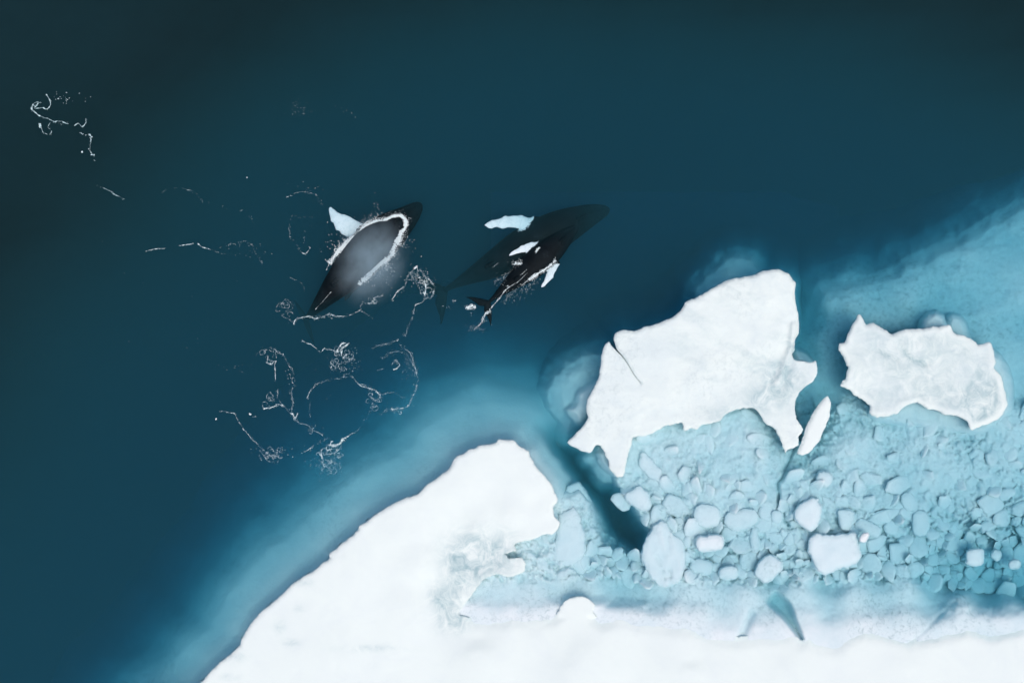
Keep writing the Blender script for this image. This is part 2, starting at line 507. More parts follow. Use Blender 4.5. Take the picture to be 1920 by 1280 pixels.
def left_wet(x, y):
    w = 1.0 * np.exp(-(((x - 905) / 60) ** 2 + ((y - 1045) / 45) ** 2)) + .9 * np.exp(-(((x - 835) / 28) ** 2 + ((y - 1122) / 26) ** 2)) + .8 * np.exp(-(((x - 850) / 26) ** 2 + ((y - 1165) / 20) ** 2)) + .8 * np.exp(-(((x - 865) / 22) ** 2 + ((y - 1060) / 40) ** 2))
    for cx_, cy_, rx, ry in ((545, 1205, 16, 6), (560, 1140, 10, 6), (440, 1230, 22, 10), (430, 1268, 16, 5), (570, 1092, 18, 8), (700, 1215, 60, 6), (525, 1175, 10, 12)):
        w = w + .35 * np.exp(-(((x - cx_) / rx) ** 2 + ((y - cy_) / ry) ** 2))
    return np.clip(w * 1.3, 0, 1)
left = empty("snow_floe", V(800, 1130, 0))
tag(left, "largest white snow floe with a smooth curved edge filling the bottom of the picture", "ice floe", "white ice floes")
o = floe_top("snow_plate", L_LOOP, left_h, M_SNOW, None, 6.5, 20, 2.8, 0.35, 2.5, 5, left_wet); adopt(o, left)

CHANNEL = [(1000, 752), (1040, 800), (1080, 858), (1112, 900), (1142, 934), (1166, 966), (1188, 998)]
def left_foot_z(x, y):
    d = poly_sdf(x, y, LEFT)
    wob = fbm(x * .006, y * .006, 31, 3) * 20 + fbm(x * .03, y * .03, 33, 3) * 2
    dd = np.clip(d + wob * sstep(0, 60, d), 0, None) * (1 + .35 * (1 - sstep(120, 520, x)))
    outer = np.interp(dd, [0, 4, 12, 40, 72, 100, 140, 195, 260, 340], [.65, .85, 1.2, 1.7, 2.1, 2.8, 4.2, 7.0, 11.0, 18.0])
    inner = np.interp(dd, [0, 12, 26, 40, 55, 75, 110], [0.55, 0.8, 1.3, 1.6, 2.6, 4.8, 11.5])
    side = sstep(960, 1010, x + (y - 840) * .25) * sstep(800, 870, y + (x - 1000) * .2)
    dep = outer * (1 - side) + inner * side
    dep = np.where(d < 0, np.where(x > 820, 0.5, np.maximum(.3, 1.0 + d * .2)), dep)
    dep = dep + 0.06 * fbm(x * .012, y * .02, 35, 3) * np.clip(dep, 0.3, 2) * sstep(0, 12, d)
    dep = dep + 3.6 * (1 - sstep(4, 36, line_dist(x, y, CHANNEL) + 6 * fbm(x * .03, y * .03, 37, 3))) * sstep(2, 14, d) * sstep(770, 880, y) * (1 - .8 * sstep(950, 1030, y))
    return -dep
o = foot("submerged_foot", -140, 1230, 260, 1350, 5.0, left_foot_z, M_SUB, None, -16.0); adopt(o, left)

# ------------------------------------------------------------------ cracked floe in the middle
def mid_calm(lp):
    dcr = line_dist(lp[:, 0], lp[:, 1], [(1156, 655), (1174, 677), (1188, 701), (1214, 735.5), (1237, 771)])
    return sstep(4, 18, dcr)
M_LOOP = roughen(catmull(MID, 1.8), 4.0, 51, 0.085, mid_calm)
M_CTRL = [(1440,540,.75),(1400,560,.7),(1330,590,.65),(1250,640,.6),(1180,650,.6),(1140,680,.55),(1120,760,.5),(1090,825,.4),(1150,860,.3),(1160,800,.45),(1240,740,.5),
 (1300,700,.6),(1400,640,.65),(1470,600,.6),(1470,680,.25),(1515,695,.14),(1450,720,.16),(1480,760,.16),(1420,740,.2),(1485,820,.2),(1440,780,.12),(1380,750,.2),(1300,780,.25),(1220,800,.25)]
def mid_h(x, y, d):
    h = idw(x, y, M_CTRL, 3.2, 10)
    wet = np.exp(-(((x - 1450) / 70) ** 2 + ((y - 715) / 60) ** 2))
    z = h + 0.10 * fbm(x * .010, y * .022, 61, 5) + 0.02 * fbm(x * .09, y * .09, 62, 3)
    z = z + 0.05 * (1 - np.abs(fbm(x * .012 + y * .004, y * .035 - x * .012, 64, 4))) * sstep(1250, 1400, x) * (1 - wet)
    z = z + wet * 0.10 * fbm(x * .06, y * .06, 63, 5, .65)
    # a pressure ridge down the eastern side
    rd = line_dist(x, y, [(1488, 610), (1484, 650), (1468, 690), (1456, 720)])
    z = z + 0.12 * np.exp(-(rd / 5) ** 2) - 0.10 * np.exp(-((rd - 11) / 6) ** 2)
    lip = 1 - sstep(0, 6, d)
    z = z + .05 * (1 - wet) * np.abs(fbm(x * .03 + 9, y * .05, 66, 4))
    return np.maximum(z - lip * 0.16 * z - .03 * (1 - sstep(0, 2.5, d)), 0.03)
def mid_wet(x, y):
    w = 1.1 * np.exp(-(((x - 1462) / 38) ** 2 + ((y - 712) / 34) ** 2)) + .8 * np.exp(-(((x - 1425) / 40) ** 2 + ((y - 752) / 24) ** 2)) + .5 * np.exp(-(((x - 1485) / 9) ** 2 + ((y - 655) / 30) ** 2)) + .45 * np.exp(-(((x - 1350) / 40) ** 2 + ((y - 775) / 14) ** 2))
    w = w + .28 * sstep(.1, .5, fbm(x * .012 + y * .006, y * .04 - x * .016, 68, 4)) * sstep(1180, 1300, x)
    return np.clip(w, 0, 1)
mid = empty("snow_floe", V(1300, 690, 0))
tag(mid, "broad white floe split by a thin dark crack, its upper edge nearest the calf", "ice floe", "white ice floes")
o = floe_top("snow_plate", M_LOOP, mid_h, M_WET, None, 5.0, 18, 2.6, 0.6, 2.5, 8, mid_wet); adopt(o, mid)

LUMPS = [  # outline, depth of the top, softness in px
 ([(1078,675),(1052,695),(1030,721),(1025,741),(1032,767),(1050,787),(1061,811),(1085,800),(1140,740),(1140,670)], 1.55, 26),
 ([(1112,712),(1081,734),(1076,752),(1061,769),(1072,780),(1081,791),(1094,795),(1120,760),(1130,715)], 0.75, 10),
 ([(1125,830),(1111,841),(1094,857),(1111,870),(1122,892),(1133,900),(1155,903),(1180,900),(1180,840)], 1.5, 14),
 ([(1130,838),(1118,850),(1126,872),(1138,890),(1160,899),(1180,880),(1150,840)], 0.7, 9),
 ([(1305,560),(1322,525),(1361,492),(1386,483),(1411,487),(1420,505),(1450,540),(1380,570)], 2.1, 22),
 ([(1490,655),(1505,662),(1524,678),(1500,690),(1480,690)], 1.1, 10)]
def mid_foot_z(x, y):
    dep = np.full(np.shape(x), 20.0)
    for k, (pl, top, soft) in enumerate(LUMPS):
        d = poly_sdf(x, y, catmull(pl, 5)) + 9 * fbm(x * .03, y * .03, 70 + k, 4)
        dk = top + np.interp(d, [-60, -soft, 0, soft, soft * 2, soft * 4], [0, .05, 0.5, 2.2, 6.5, 18]) + .12 * fbm(x * .05, y * .05, 80 + k, 3)
        dep = np.minimum(dep, dk)
    d = poly_sdf(x, y, MID)
    dep = np.minimum(dep, np.interp(d, [-14, -5, 0, 15, 40, 70], [.3, 1.2, 3.0, 5.5, 9, 14]))
    dep = np.where(line_dist(x, y, [(1174, 677), (1188, 701), (1214, 735), (1237, 771)]) < 9, .03, dep)
    return -dep
o = foot("submerged_foot", 920, 1570, 360, 930, 2.8, mid_foot_z, M_SUB, None, -15.0); adopt(o, mid)

# ------------------------------------------------------------------ ragged floe on the east and the small sliver between
R_LOOP = roughen(catmull(RIGHT, 1.7), 5.0, 91, 0.10)
def right_h(x, y, d):
    z = 0.32 + 0.16 * fbm(x * .012, y * .016, 101, 4) + 0.05 * fbm(x * .045, y * .045, 102, 4) + .015 * fbm(x * .12, y * .12, 103, 3)
    z = z - 0.14 * sstep(1760, 1860, x) * sstep(680, 740, y)
    g = line_dist(x, y, [(1640, 655), (1670, 668), (1680, 676)]); z = z - .13 * np.exp(-(g / 3.5) ** 2)
    g = line_dist(x, y, [(1688, 652), (1710, 672), (1738, 684)]); z = z - .16 * np.exp(-(g / 3.5) ** 2)
    rim = np.exp(-((d - 9) / 6) ** 2)
    z = z + 0.05 * rim
    return np.maximum(z - (1 - sstep(0, 6, d)) * (0.2 * z) - .03 * (1 - sstep(0, 2.5, d)), 0.03)
def right_wet(x, y):
    w = .55 + .5 * fbm(x * .02, y * .02, 106, 4)
    w = w + .5 * sstep(1780, 1840, x) * sstep(690, 730, y)
    w = w * sstep(4, 16, -poly_sdf(x, y, RIGHT))
    for ln in ([(1640, 655), (1670, 668), (1680, 676)], [(1688, 652), (1710, 672), (1738, 684)]):
        w = w + .7 * np.exp(-(line_dist(x, y, ln) / 4) ** 2)
    return np.clip(w * .8, 0, 1)
right = empty("snow_floe", V(1730, 700, 0))
tag(right, "ragged medium floe with a grooved grey white top, afloat over the pale blue shelf", "ice floe", "white ice floes")
o = floe_top("snow_plate", R_LOOP, right_h, M_WET, None, 4.6, 18, 2.6, 0.5, 2.0, 12, right_wet); adopt(o, right)
def right_foot_z(x, y):
    dep = np.full(np.shape(x), 20.0)
    for k, (pl, top, soft) in enumerate([([(1722,625),(1730,600),(1742,590),(1757,588),(1768,596),(1775,620)], .75, 7), ([(1775,615),(1782,592),(1800,594),(1812,612),(1818,640),(1790,640)], .95, 8),
                                        ([(1850,650),(1890,690),(1900,760),(1885,790),(1840,815),(1815,815),(1640,790),(1640,750),(1800,700)], .75, 9)]):
        d = poly_sdf(x, y, catmull(pl, 4)) + 5 * fbm(x * .05, y * .05, 110 + k, 4)
        dep = np.minimum(dep, top + np.interp(d, [-40, -soft, 0, soft, 2 * soft], [0, .02, .3, 1.2, 5]) + .08 * fbm(x * .06, y * .06, 115, 3))
    return -dep
o = foot("submerged_foot", 1620, 1925, 570, 840, 2.6, right_foot_z, M_SUB, None, -4.0); adopt(o, right)

S_LOOP = roughen(catmull(SLIVER, 1.6), 2.6, 121, 0.09)
def sliv_h(x, y, d):
    z = 0.26 + 0.05 * fbm(x * .03, y * .03, 122, 4)
    return z - (1 - sstep(0, 7, d)) * .14
sl = floe_top("ice_sliver", S_LOOP, sliv_h, M_SNOW, None, 4.0, 10, 2.4, 0.6, 2.0, 14)
tag(sl, "narrow upright white sliver of ice beside the cracked floe", "ice floe", "white ice floes")

# ------------------------------------------------------------------ drowned shelf that carries the brash ice
SHELF = [(1150,880),(1148,920),(1170,950),(1195,975),(1210,1000),(1208,1030),(1190,1040),(1150,1030),(1128,1012),(1120,980),(1112,940),(1095,912),(1050,915),
 (1000,900),(840,1080),(800,1260),(2020,1300),(2020,330),(1960,365),(1900,396),(1860,414),(1800,444),(1740,478),(1680,503),(1600,523),(1540,545),(1520,600),(1500,650),
 (1460,700),(1300,700),(1180,800)]
D_CTRL = [(1560,560,2.0),(1600,560,1.75),(1700,540,1.75),(1800,500,1.75),(1900,450,1.85),(1900,560,1.6),(1650,570,1.85),(1750,575,2.1),(1515,600,3.0),(1508,660,2.8),
 (1550,640,1.9),(1560,700,1.8),(1530,750,2.1),(1505,775,2.2),(1600,760,1.25),(1900,700,1.4),(1900,620,1.65),(1600,850,.95),(1750,830,1.0),(1880,830,1.15),(1400,830,.75),
 (1250,860,.75),(1300,950,.8),(1400,950,.85),(1500,950,1.0),(1600,950,1.05),(1700,950,1.25),(1850,950,1.25),(1250,1000,.8),(1350,1050,1.3),(1450,1070,1.4),(1550,1080,1.4),
 (1650,1060,1.5),(1750,1072,2.2),(1800,1082,2.7),(1850,1084,3.0),(1920,1102,3.1),(1150,1040,1.6),(1120,1060,1.2),(1180,1065,1.4),(1230,1080,.8),(1300,1110,.5),(1500,1115,.5),(1700,1115,.65),
 (1900,1140,.8),(1300,1160,.25),(1500,1170,.3),(1700,1170,.3),(1900,1170,.35),(1100,1100,.6),(1000,1130,.35),(950,1120,.4),(900,1110,.45),(1050,1080,.6),(1070,1000,.75),
 (1050,1040,.55),(1000,1050,.6),(1100,1000,1.0),(1600,1240,.25),(1200,1240,.3),(1900,1240,.3),(1400,1130,.4),(1600,1130,.45),(1800,1130,.7)]
HOLE = catmull([(1455,1112),(1478,1130),(1490,1160),(1503,1196),(1488,1180),(1465,1152),(1440,1128)], 3)
HOLE2 = [(1410,1150),(1400,1168),(1391,1192)]
def shelf_z(x, y):
    d = poly_sdf(x, y, SHELF) + 14 * fbm(x * .014, y * .014, 131, 3) + 16 * (1 - sstep(600, 760, y))
    dep = idw(x, y, D_CTRL, 3.0, 14)
    brash = sstep(720, 790, y + 12 * fbm(x * .03, y * .03, 134, 3)) * (1 - sstep(1080, 1104, y + 10 * fbm(x * .04, y * .04, 136, 3)))
    dep = dep * (1 - .22 * brash)
    up = 1 - sstep(640, 760, y)
    dep = dep + up * (.26 * fbm(x * .014, y * .02, 137, 5, .55)) * (1 - sstep(-20, 10, d)) + (.07 + .05 * brash) * fbm(x * .04, y * .04, 133, 4, .6)
    # slush: soft lumps, and a net of darker cracks that opens where the rubble is loose
    wx, wy = x + 10 * fbm(x * .03, y * .03, 141, 3), y + 10 * fbm(x * .03, y * .03, 142, 3)
    ridge = 1 - np.abs(fbm(wx * .022, wy * .022, 143, 4, .6)) * 2.4
    ridge2 = 1 - np.abs(fbm(wx * .055 + 4, wy * .055, 145, 3, .6)) * 2.4
    loose_ = sstep(.75, 1.5, dep) * .9 + .30 * sstep(.0, .4, fbm(x * .010, y * .012, 147, 3)) + .06 + .45 * sstep(915, 990, y + 30 * fbm(x * .012, y * .012, 149, 3)) * (1 - .5 * sstep(1650, 1750, x) * (1 - sstep(980, 1030, y)))
    dep = dep + brash * loose_ * (1.1 * np.clip(ridge - .6, 0, 1) ** 1.2 + .9 * np.clip(ridge2 - .55, 0, 1) ** 1.2) + .10 * brash * fbm(x * .11, y * .11, 148, 3)
    soft = np.where(y < 700, 54, 20)
    dep = dep + np.interp(d / soft, [-.7, -.3, 0, .5, 1.1, 1.6, 2.2, 3.2], [0, .12, .38, 1.2, 3.2, 6.5, 11, 18])
    # the shelf comes up to meet the snow along its southern shore
    dl = poly_sdf(x, y, LEFT)
    shore = sstep(1112, 1140, y) * (1 - sstep(8, 60, dl + 10 * fbm(x * .03, y * .03, 139, 3)))
    dep = dep * (1 - shore) + (.07 + .07 * sstep(0, 40, dl) + .10 * sstep(1500, 1900, x)) * shore
    dep = dep + 3.6 * (1 - sstep(4, 34, line_dist(x, y, CHANNEL) + 6 * fbm(x * .03, y * .03, 37, 3))) * (1 - .8 * sstep(950, 1030, y))
    h = poly_sdf(x, y, HOLE); dep = dep + .95 * (1 - sstep(-8, 7, h))
    dep = dep + .22 * np.exp(-(line_dist(x, y, HOLE2) / 8) ** 2)
    dep = dep + .07 * np.exp(-(line_dist(x, y, [(1695, 1215), (1730, 1185), (1765, 1150), (1790, 1128)]) / 4) ** 2)
    # deep blue veins where the rubble parts
    vein = line_dist(x, y, [(1490, 838), (1478, 870), (1467, 895), (1458, 905), (1462, 940), (1466, 960), (1478, 985)])
    dep = dep + .5 * np.exp(-(vein / 3) ** 2)
    return -np.maximum(dep, .006)
shelf = foot("ice_shelf", 840, 2010, 240, 1300, 2.3, shelf_z, M_SLUSH, None, -15.0)
tag(shelf, "drowned pale blue ice shelf under the brash between the floes", "ice shelf")

# ------------------------------------------------------------------ brash: single chunks frozen together over the shelf
BIG = [  # outline or ellipse (cx, cy, rx, ry, deg), depth of its top, label
 ([(1522,932),(1535,935),(1538,950),(1537,972),(1530,990),(1520,996),(1508,990),(1490,976),(1489,962),(1500,945)], .26, "pale wedge shaped ice block, second largest in the brash"),
 ([(1517,1012),(1530,1000),(1560,1002),(1600,999),(1608,1015),(1613,1043),(1600,1055),(1575,1066),(1552,1074),(1540,1070),(1526,1050),(1516,1030)], .22, "largest pale rounded rectangular ice block in the brash"),
 ([(1612,1010),(1618,1000),(1626,999),(1629,1003),(1622,1014),(1614,1014)], -.08, "tiny bright white ice lump poking above water by the largest block"),
 ((1330, 1017, 27, 14, -6), .12, "bright oval ice block lying east of the streaked fan of ice"),
 ((1366, 1073, 18, 12, -8), .45, "small oval ice block under the bright oval block"),
 ((1441, 1066, 20, 27, 40), .3, "oval ice block tilted between the small oval and the largest block"),
 ([(1225,985),(1245,978),(1262,1000),(1280,1015),(1284,1040),(1284,1070),(1272,1090),(1250,1100),(1235,1095),(1215,1075),(1205,1050),(1205,1020),(1215,1000)], .34, "tall pale fan of ice with dark streaks east of the dark channel"),
 ([(1175,930),(1195,908),(1212,918),(1222,940),(1212,958),(1190,950),(1178,940)], .36, "pale ice slab on the corner of the dark channel"),
 ([(1205,850),(1225,862),(1240,890),(1236,905),(1215,890),(1200,870)], .42, "long curved ice slab under the cracked floe"),
 ((1326, 967, 26, 21, 10), .42, "round smooth ice block in the middle of the pale brash"),
 ((1390, 972, 32, 20, -14), .5, "wide flat ice block east of the round smooth one"),
 ([(1813,1035),(1822,1030),(1840,1029),(1841,1050),(1838,1058),(1825,1060),(1813,1054)], .5, "small square ice block near the dark seam on the east"),
 ((1868, 1040, 10, 10, 45), .8, "dim square ice block next to the small square one"),
 ((1902, 1057, 11, 8, 0), .65, "flat ice lump close to the eastern picture edge"),
 ([(1572,958),(1590,955),(1600,962),(1598,985),(1590,995),(1576,990),(1571,975)], .55, "upright rectangular ice block above the largest one"),
 ((1545, 897, 15, 14, 20), .42, "round ice block with a notched top beneath the sliver"),
 ((1415, 1012, 9, 24, -6), .6, "narrow upright ice block between oval and wedge blocks"),
 ((1628, 990, 26, 13, 24), .75, "long dim ice block slanting above the tiny white lump"),
 ((1726, 980, 16, 25, 6), .85, "dim pear shaped ice block amid the eastern brash"),
 ((1315, 1062, 21, 15, 12), .62, "broad dim ice block hugging the streaked fan of ice"),
 ((1703, 940, 14, 18, -20), .85, "dim rounded ice block above the pear shaped one"),
 ((1456, 968, 11, 12, 0), .55, "small round ice block just west of the wedge"),
 ([(1052,962),(1075,950),(1092,975),(1098,1010),(1095,1040),(1075,1056),(1052,1060),(1035,1045),(1040,1015),(1046,985)], .42, "mottled pale slab between the largest floe and the dark channel"),
 ([(1062,918),(1082,905),(1100,925),(1112,955),(1116,990),(1104,985),(1090,960),(1072,945)], .95, "dim blue slab sunk on the west bank of the dark channel"),
]
def big_outline(spec):
    if isinstance(spec, tuple):
        cx_, cy_, rx, ry, dg = spec
        t = np.linspace(0, 2 * math.pi, 16, endpoint=False)
        e = 0.8
        x = np.sign(np.cos(t)) * np.abs(np.cos(t)) ** e * rx; y = np.sign(np.sin(t)) * np.abs(np.sin(t)) ** e * ry
        c_, s_ = math.cos(math.radians(dg)), math.sin(math.radians(dg))
        return np.stack([cx_ + x * c_ - y * s_, cy_ + x * s_ + y * c_], 1)
    return np.array(spec, float)
BIG_POLYS = []
for k, (spec, dep, lab) in enumerate(BIG):
    pl = big_outline(spec)
    BIG_POLYS.append(pl)
    lp = roughen(catmull(pl, 2.0), min(8.0, 1.5 + .16 * float(np.ptp(pl, 0).max())), 200 + k, .045)
    def hf(x, y, d, dep=dep, k=k):
        z = -dep + .05 * fbm(x * .05, y * .05, 300 + k, 4)
        if "streaks" in BIG[k][2]:
            for ln in ([(1236, 1050), (1242, 1065), (1246, 1085)], [(1252, 1000), (1257, 1016)], [(1255, 1066), (1258, 1084)], [(1228, 1040), (1234, 1052)]):
                z = z - .14 * np.exp(-(line_dist(x, y, ln) / 1.5) ** 2)
            z = z + .1 * fbm(x * .1 - y * .02, y * .02, 333, 3)
        return z - .09 * (1 - sstep(0, 10, d)) ** 1.5 - .02 * (1 - sstep(0, 3, d))
    o = floe_top("ice_block", lp, hf, M_CHUNK, None, 4.5, 12, 2.8, dep + .32, -1.6, 400 + k)
    tag(o, lab, "ice block", "large blocks in the brash")

def pack():
    r = np.random.default_rng(77)
    REG = [(1165,905),(1200,860),(1190,825),(1290,812),(1350,795),(1400,772),(1430,800),(1462,850),(1480,856),(1515,858),(1560,780),(1590,740),(1640,790),(1700,770),(1800,790),(1820,815),(1900,780),(1940,740),
           (1940,1118),(1850,1098),(1760,1092),(1650,1078),(1560,1088),(1450,1092),(1300,1084),(1210,1092),(1120,1082),(1075,1068),(1085,1040),(1120,1025),(1160,1040),(1205,1040),(1215,1000),(1200,970),(1160,940)]
    out = []
    cellsz = 24; grid = {}
    def ok(x, y, rr, lap):
        cx_, cy_ = int(x // cellsz), int(y // cellsz)
        for i in range(cx_ - 2, cx_ + 3):
            for j in range(cy_ - 2, cy_ + 3):
                for (a, b_, c_) in grid.get((i, j), ()):
                    if (a - x) ** 2 + (b_ - y) ** 2 < ((c_ + rr) * lap) ** 2: return False
        return True
    for rad, tries in ((17, 60), (13, 200), (10, 420), (7.5, 1000), (5.6, 2200), (4.2, 3600)):
        xs = r.uniform(895, 1940, tries); ys = r.uniform(735, 1120, tries)
        m_ = poly_sdf(xs, ys, REG) < -1
        for pl in BIG_POLYS:
            m_ &= poly_sdf(xs, ys, pl) > rad * .55
        for f in (M_LOOP, R_LOOP, S_LOOP):
            m_ &= poly_sdf(xs, ys, f[::6]) > -rad * .3
        for x, y in zip(xs[m_], ys[m_]):
            rr = rad * r.uniform(.85, 1.15)
            keep_p = .10 + .9 * float(sstep(890, 975, y)) * (1 - .8 * float(sstep(1640, 1740, x)) * (1 - float(sstep(960, 1030, y))))
            if rad < 7 and y < 1025 + 25 * math.sin(x * .02): keep_p *= .10
            if r.uniform() > keep_p: continue
            if ok(x, y, rr, .90):
                out.append((x, y, rr)); grid.setdefault((int(x // cellsz), int(y // cellsz)), []).append((x, y, rr))
    return out
CH = pack()
CH.sort(key=lambda c: -c[2])
CA = np.array(CH)
def clip(poly, nx, ny, c):
    """keep the side nx*x + ny*y <= c"""
    out = []
    for i in range(len(poly)):
        p, q = poly[i], poly[(i + 1) % len(poly)]
        dp, dq = nx * p[0] + ny * p[1] - c, nx * q[0] + ny * q[1] - c
        if dp <= 0: out.append(p)
        if (dp < 0 < dq) or (dq < 0 < dp):
            t = dp / (dp - dq); out.append((p[0] + (q[0] - p[0]) * t, p[1] + (q[1] - p[1]) * t))
    return out
def chunk_geo(x, y, rr, top, gap, r):
    """one angular lump: its share of the packed ice, bevelled and slightly tilted"""
    n0 = 11
    ph = r.uniform(0, 6.28); el = r.uniform(1.0, 1.5); an = r.uniform(0, 3.14)
    pl = []
    for i in range(n0):
        th = ph + 6.2832 * i / n0; q = min(rr * 2.3, rr + 6) * r.uniform(.7, 1.12)
        a, b_ = math.cos(th) * q * el, math.sin(th) * q / el
        pl.append((x + a * math.cos(an) - b_ * math.sin(an), y + a * math.sin(an) + b_ * math.cos(an)))
    d2 = (CA[:, 0] - x) ** 2 + (CA[:, 1] - y) ** 2
    for j in np.argsort(d2)[1:22]:
        xj, yj, rj = CA[j]
        nx_, ny_ = xj - x, yj - y
        c = (xj * xj + yj * yj - x * x - y * y + .62 * (rr * rr - rj * rj)) / 2 - gap * math.hypot(nx_, ny_)
        pl = clip(pl, nx_, ny_, c)
        if len(pl) < 3: return None
    # cut the corners once so that no lump is a clean polygon
    cut = []
    for i in range(len(pl)):
        p, q = np.array(pl[i]), np.array(pl[(i + 1) % len(pl)])
        if np.hypot(*(q - p)) < 1.2: cut.append(tuple((p + q) / 2)); continue
        k0, k1 = r.uniform(.06, .24, 2)
        cut.append(tuple(p + (q - p) * k0)); cut.append(tuple(q + (p - q) * k1))
    pl = np.array(cut); n = len(pl); c = pl.mean(0)
    if n < 4: return None
    tx, ty = r.normal(0, .016, 2) * (6 / max(rr, 4))
    verts = []
    bev = min(3.4, rr * .45)
    for ins, dz in ((-2.6, -.13), (0, -.026), (bev, -.004)):
        for p in pl:
            v = p - c; Lv = np.hypot(*v) + 1e-6; p2 = c + v * max(.25, 1 - ins / Lv)
            z_ = top + dz + (p2[0] - x) * tx + (p2[1] - y) * ty + r.uniform(-.02, .02)
            X, Y = W(p2[0], p2[1], z_); verts.append((X, Y, z_))
    X, Y = W(c[0], c[1], top + .02); verts.append((X, Y, top + .02))
    f = []
    for q in range(2):
        for i in range(n):
            j = (i + 1) % n
            f.append((q * n + j, q * n + i, (q + 1) * n + i, (q + 1) * n + j))
    for i in range(n): f.append((2 * n + (i + 1) % n, 2 * n + i, 3 * n))
    return verts, f
smooth_d = idw(CA[:, 0], CA[:, 1], D_CTRL, 3.0, 14) * .78
nbig = 0
LUMPS_ = []
sv, sf = [], []
rc = np.random.default_rng(5)
for k, (x, y, rr) in enumerate(CH):
    zb = -float(smooth_d[k]); lo = float(sstep(.7, 1.4, -zb))
    top = min(-.12, zb + (.0 + .08 * lo) + rc.normal(0, .03 + .05 * lo) + .004 * rr)
    g = chunk_geo(x, y, rr, top, rc.uniform(-1.0, .8) + .5 * lo, rc)
    if g is None: continue
    vv, ff = g
    if nbig < 278:
        c0 = Vector(vv[-1])
        o = mesh_obj("ice_chunk", [Vector(v) - c0 for v in vv], ff, M_CHUNK); o.location = c0
        LUMPS_.append((o, x, y)); nbig += 1
    else:
        b0 = len(sv); sv.extend(vv); sf.extend([tuple(i + b0 for i in f) for f in ff])
MARKS = ["the wedge shaped ice block", "the largest rectangular ice block", "the tiny bright white lump", "the bright oval ice block", "the small oval ice block", "the tilted oval ice block",
 "the tall streaked fan of ice", "the pale slab at the channel corner", "the long curved slab", "the round smooth ice block", "the wide flat ice block", "the small square ice block",
 "the dim square ice block", "the flat lump by the eastern edge", "the upright rectangular block", "the round notched ice block", "the narrow upright ice block", "the long slanting dim block",
 "the dim pear shaped block", "the broad dim block by the fan", "the dim rounded eastern block", "the small round block by the wedge", "the mottled slab west of the channel", "the dim slab on the channel bank"]
SPOTS = [(m_, *p.mean(0)) for m_, p in zip(MARKS, BIG_POLYS)] + [("the white ice sliver", 1526, 800), ("the ragged eastern floe", 1730, 770), ("the cracked floe's tip", 1163, 880), ("the cracked floe's foot", 1470, 840), ("the cracked floe's south edge", 1330, 800), ("the dark seam on the east", 1860, 1085), ("the end of the dark channel", 1170, 1040)]
ORD = "closest,second closest,third closest,fourth closest,fifth closest,sixth closest,seventh closest,eighth closest,ninth closest,tenth closest,eleventh closest,twelfth closest,thirteenth closest,fourteenth closest,fifteenth closest,sixteenth closest,seventeenth closest,eighteenth closest,nineteenth closest,twentieth closest".split(",") + [w_ + " closest" for w_ in "twenty-first,twenty-second,twenty-third,twenty-fourth,twenty-fifth,twenty-sixth,twenty-seventh,twenty-eighth,twenty-ninth,thirtieth,thirty-first,thirty-second,thirty-third,thirty-fourth,thirty-fifth,thirty-sixth,thirty-seventh,thirty-eighth,thirty-ninth,fortieth".split(",")]
near = {}
for o, x, y in LUMPS_:
    d_ = [math.hypot(x - a, y - b_) for _, a, b_ in SPOTS]
    q = int(np.argmin(d_)); near.setdefault(q, []).append((d_[q], o))
for q, lst in near.items():
    lst.sort(key=lambda t: t[0])
    for i, (_, o) in enumerate(lst):
        w_ = ORD[i] if i < len(ORD) else "one of the outlying"
        lab = f"angular pale lump of brash ice {w_} to {SPOTS[q][0]}" if i < len(ORD) else f"outlying angular pale lump of brash ice in the pack around {SPOTS[q][0]}"
        tag(o, lab, "ice chunk", "lumps of brash ice")
o = mesh_obj("brash_ice", sv, sf, M_CHUNK)
tag(o, "fine crushed pale blue brash ice filling gaps between lumps", "brash ice", kind="stuff")
print("chunks", len(CH))

# ------------------------------------------------------------------ whales
def spline_at(pts, u):
    pts = np.asarray(pts, float); n = len(pts)
    out = []
    for t in np.atleast_1d(u):
        f = min(max(t, 0), 1) * (n - 1); i = min(int(f), n - 2); v = f - i
        p1, p2 = pts[i], pts[i + 1]
        p0 = pts[i - 1] if i > 0 else 2 * p1 - p2
        p3 = pts[i + 2] if i + 2 < n else 2 * p2 - p1
        out.append(0.5 * ((2 * p1) + (-p0 + p2) * v + (2 * p0 - 5 * p1 + 4 * p2 - p3) * v * v + (-p0 + 3 * p1 - 3 * p2 + p3) * v ** 3))
    return np.array(out)

#        t     half-w   top    bottom   (fractions of the length)
BODY = [(0.000, .004, .004, -.006), (0.006, .018, .010, -.014), (0.025, .034, .017, -.028), (0.06, .050, .024, -.045), (0.11, .067, .033, -.066), (0.16, .082, .044, -.084),
        (0.19, .091, .054, -.092), (0.21, .097, .056, -.098), (0.27, .111, .062, -.106), (0.33, .119, .068, -.109), (0.40, .120, .072, -.107), (0.48, .113, .073, -.100), (0.56, .098, .070, -.088),
        (0.64, .079, .063, -.072), (0.72, .058, .052, -.056), (0.80, .038, .041, -.042), (0.87, .023, .030, -.032), (0.92, .016, .021, -.023), (0.955, .013, .014, -.015), (0.985, .010, .007, -.008), (1.0, .004, .003, -.004)]

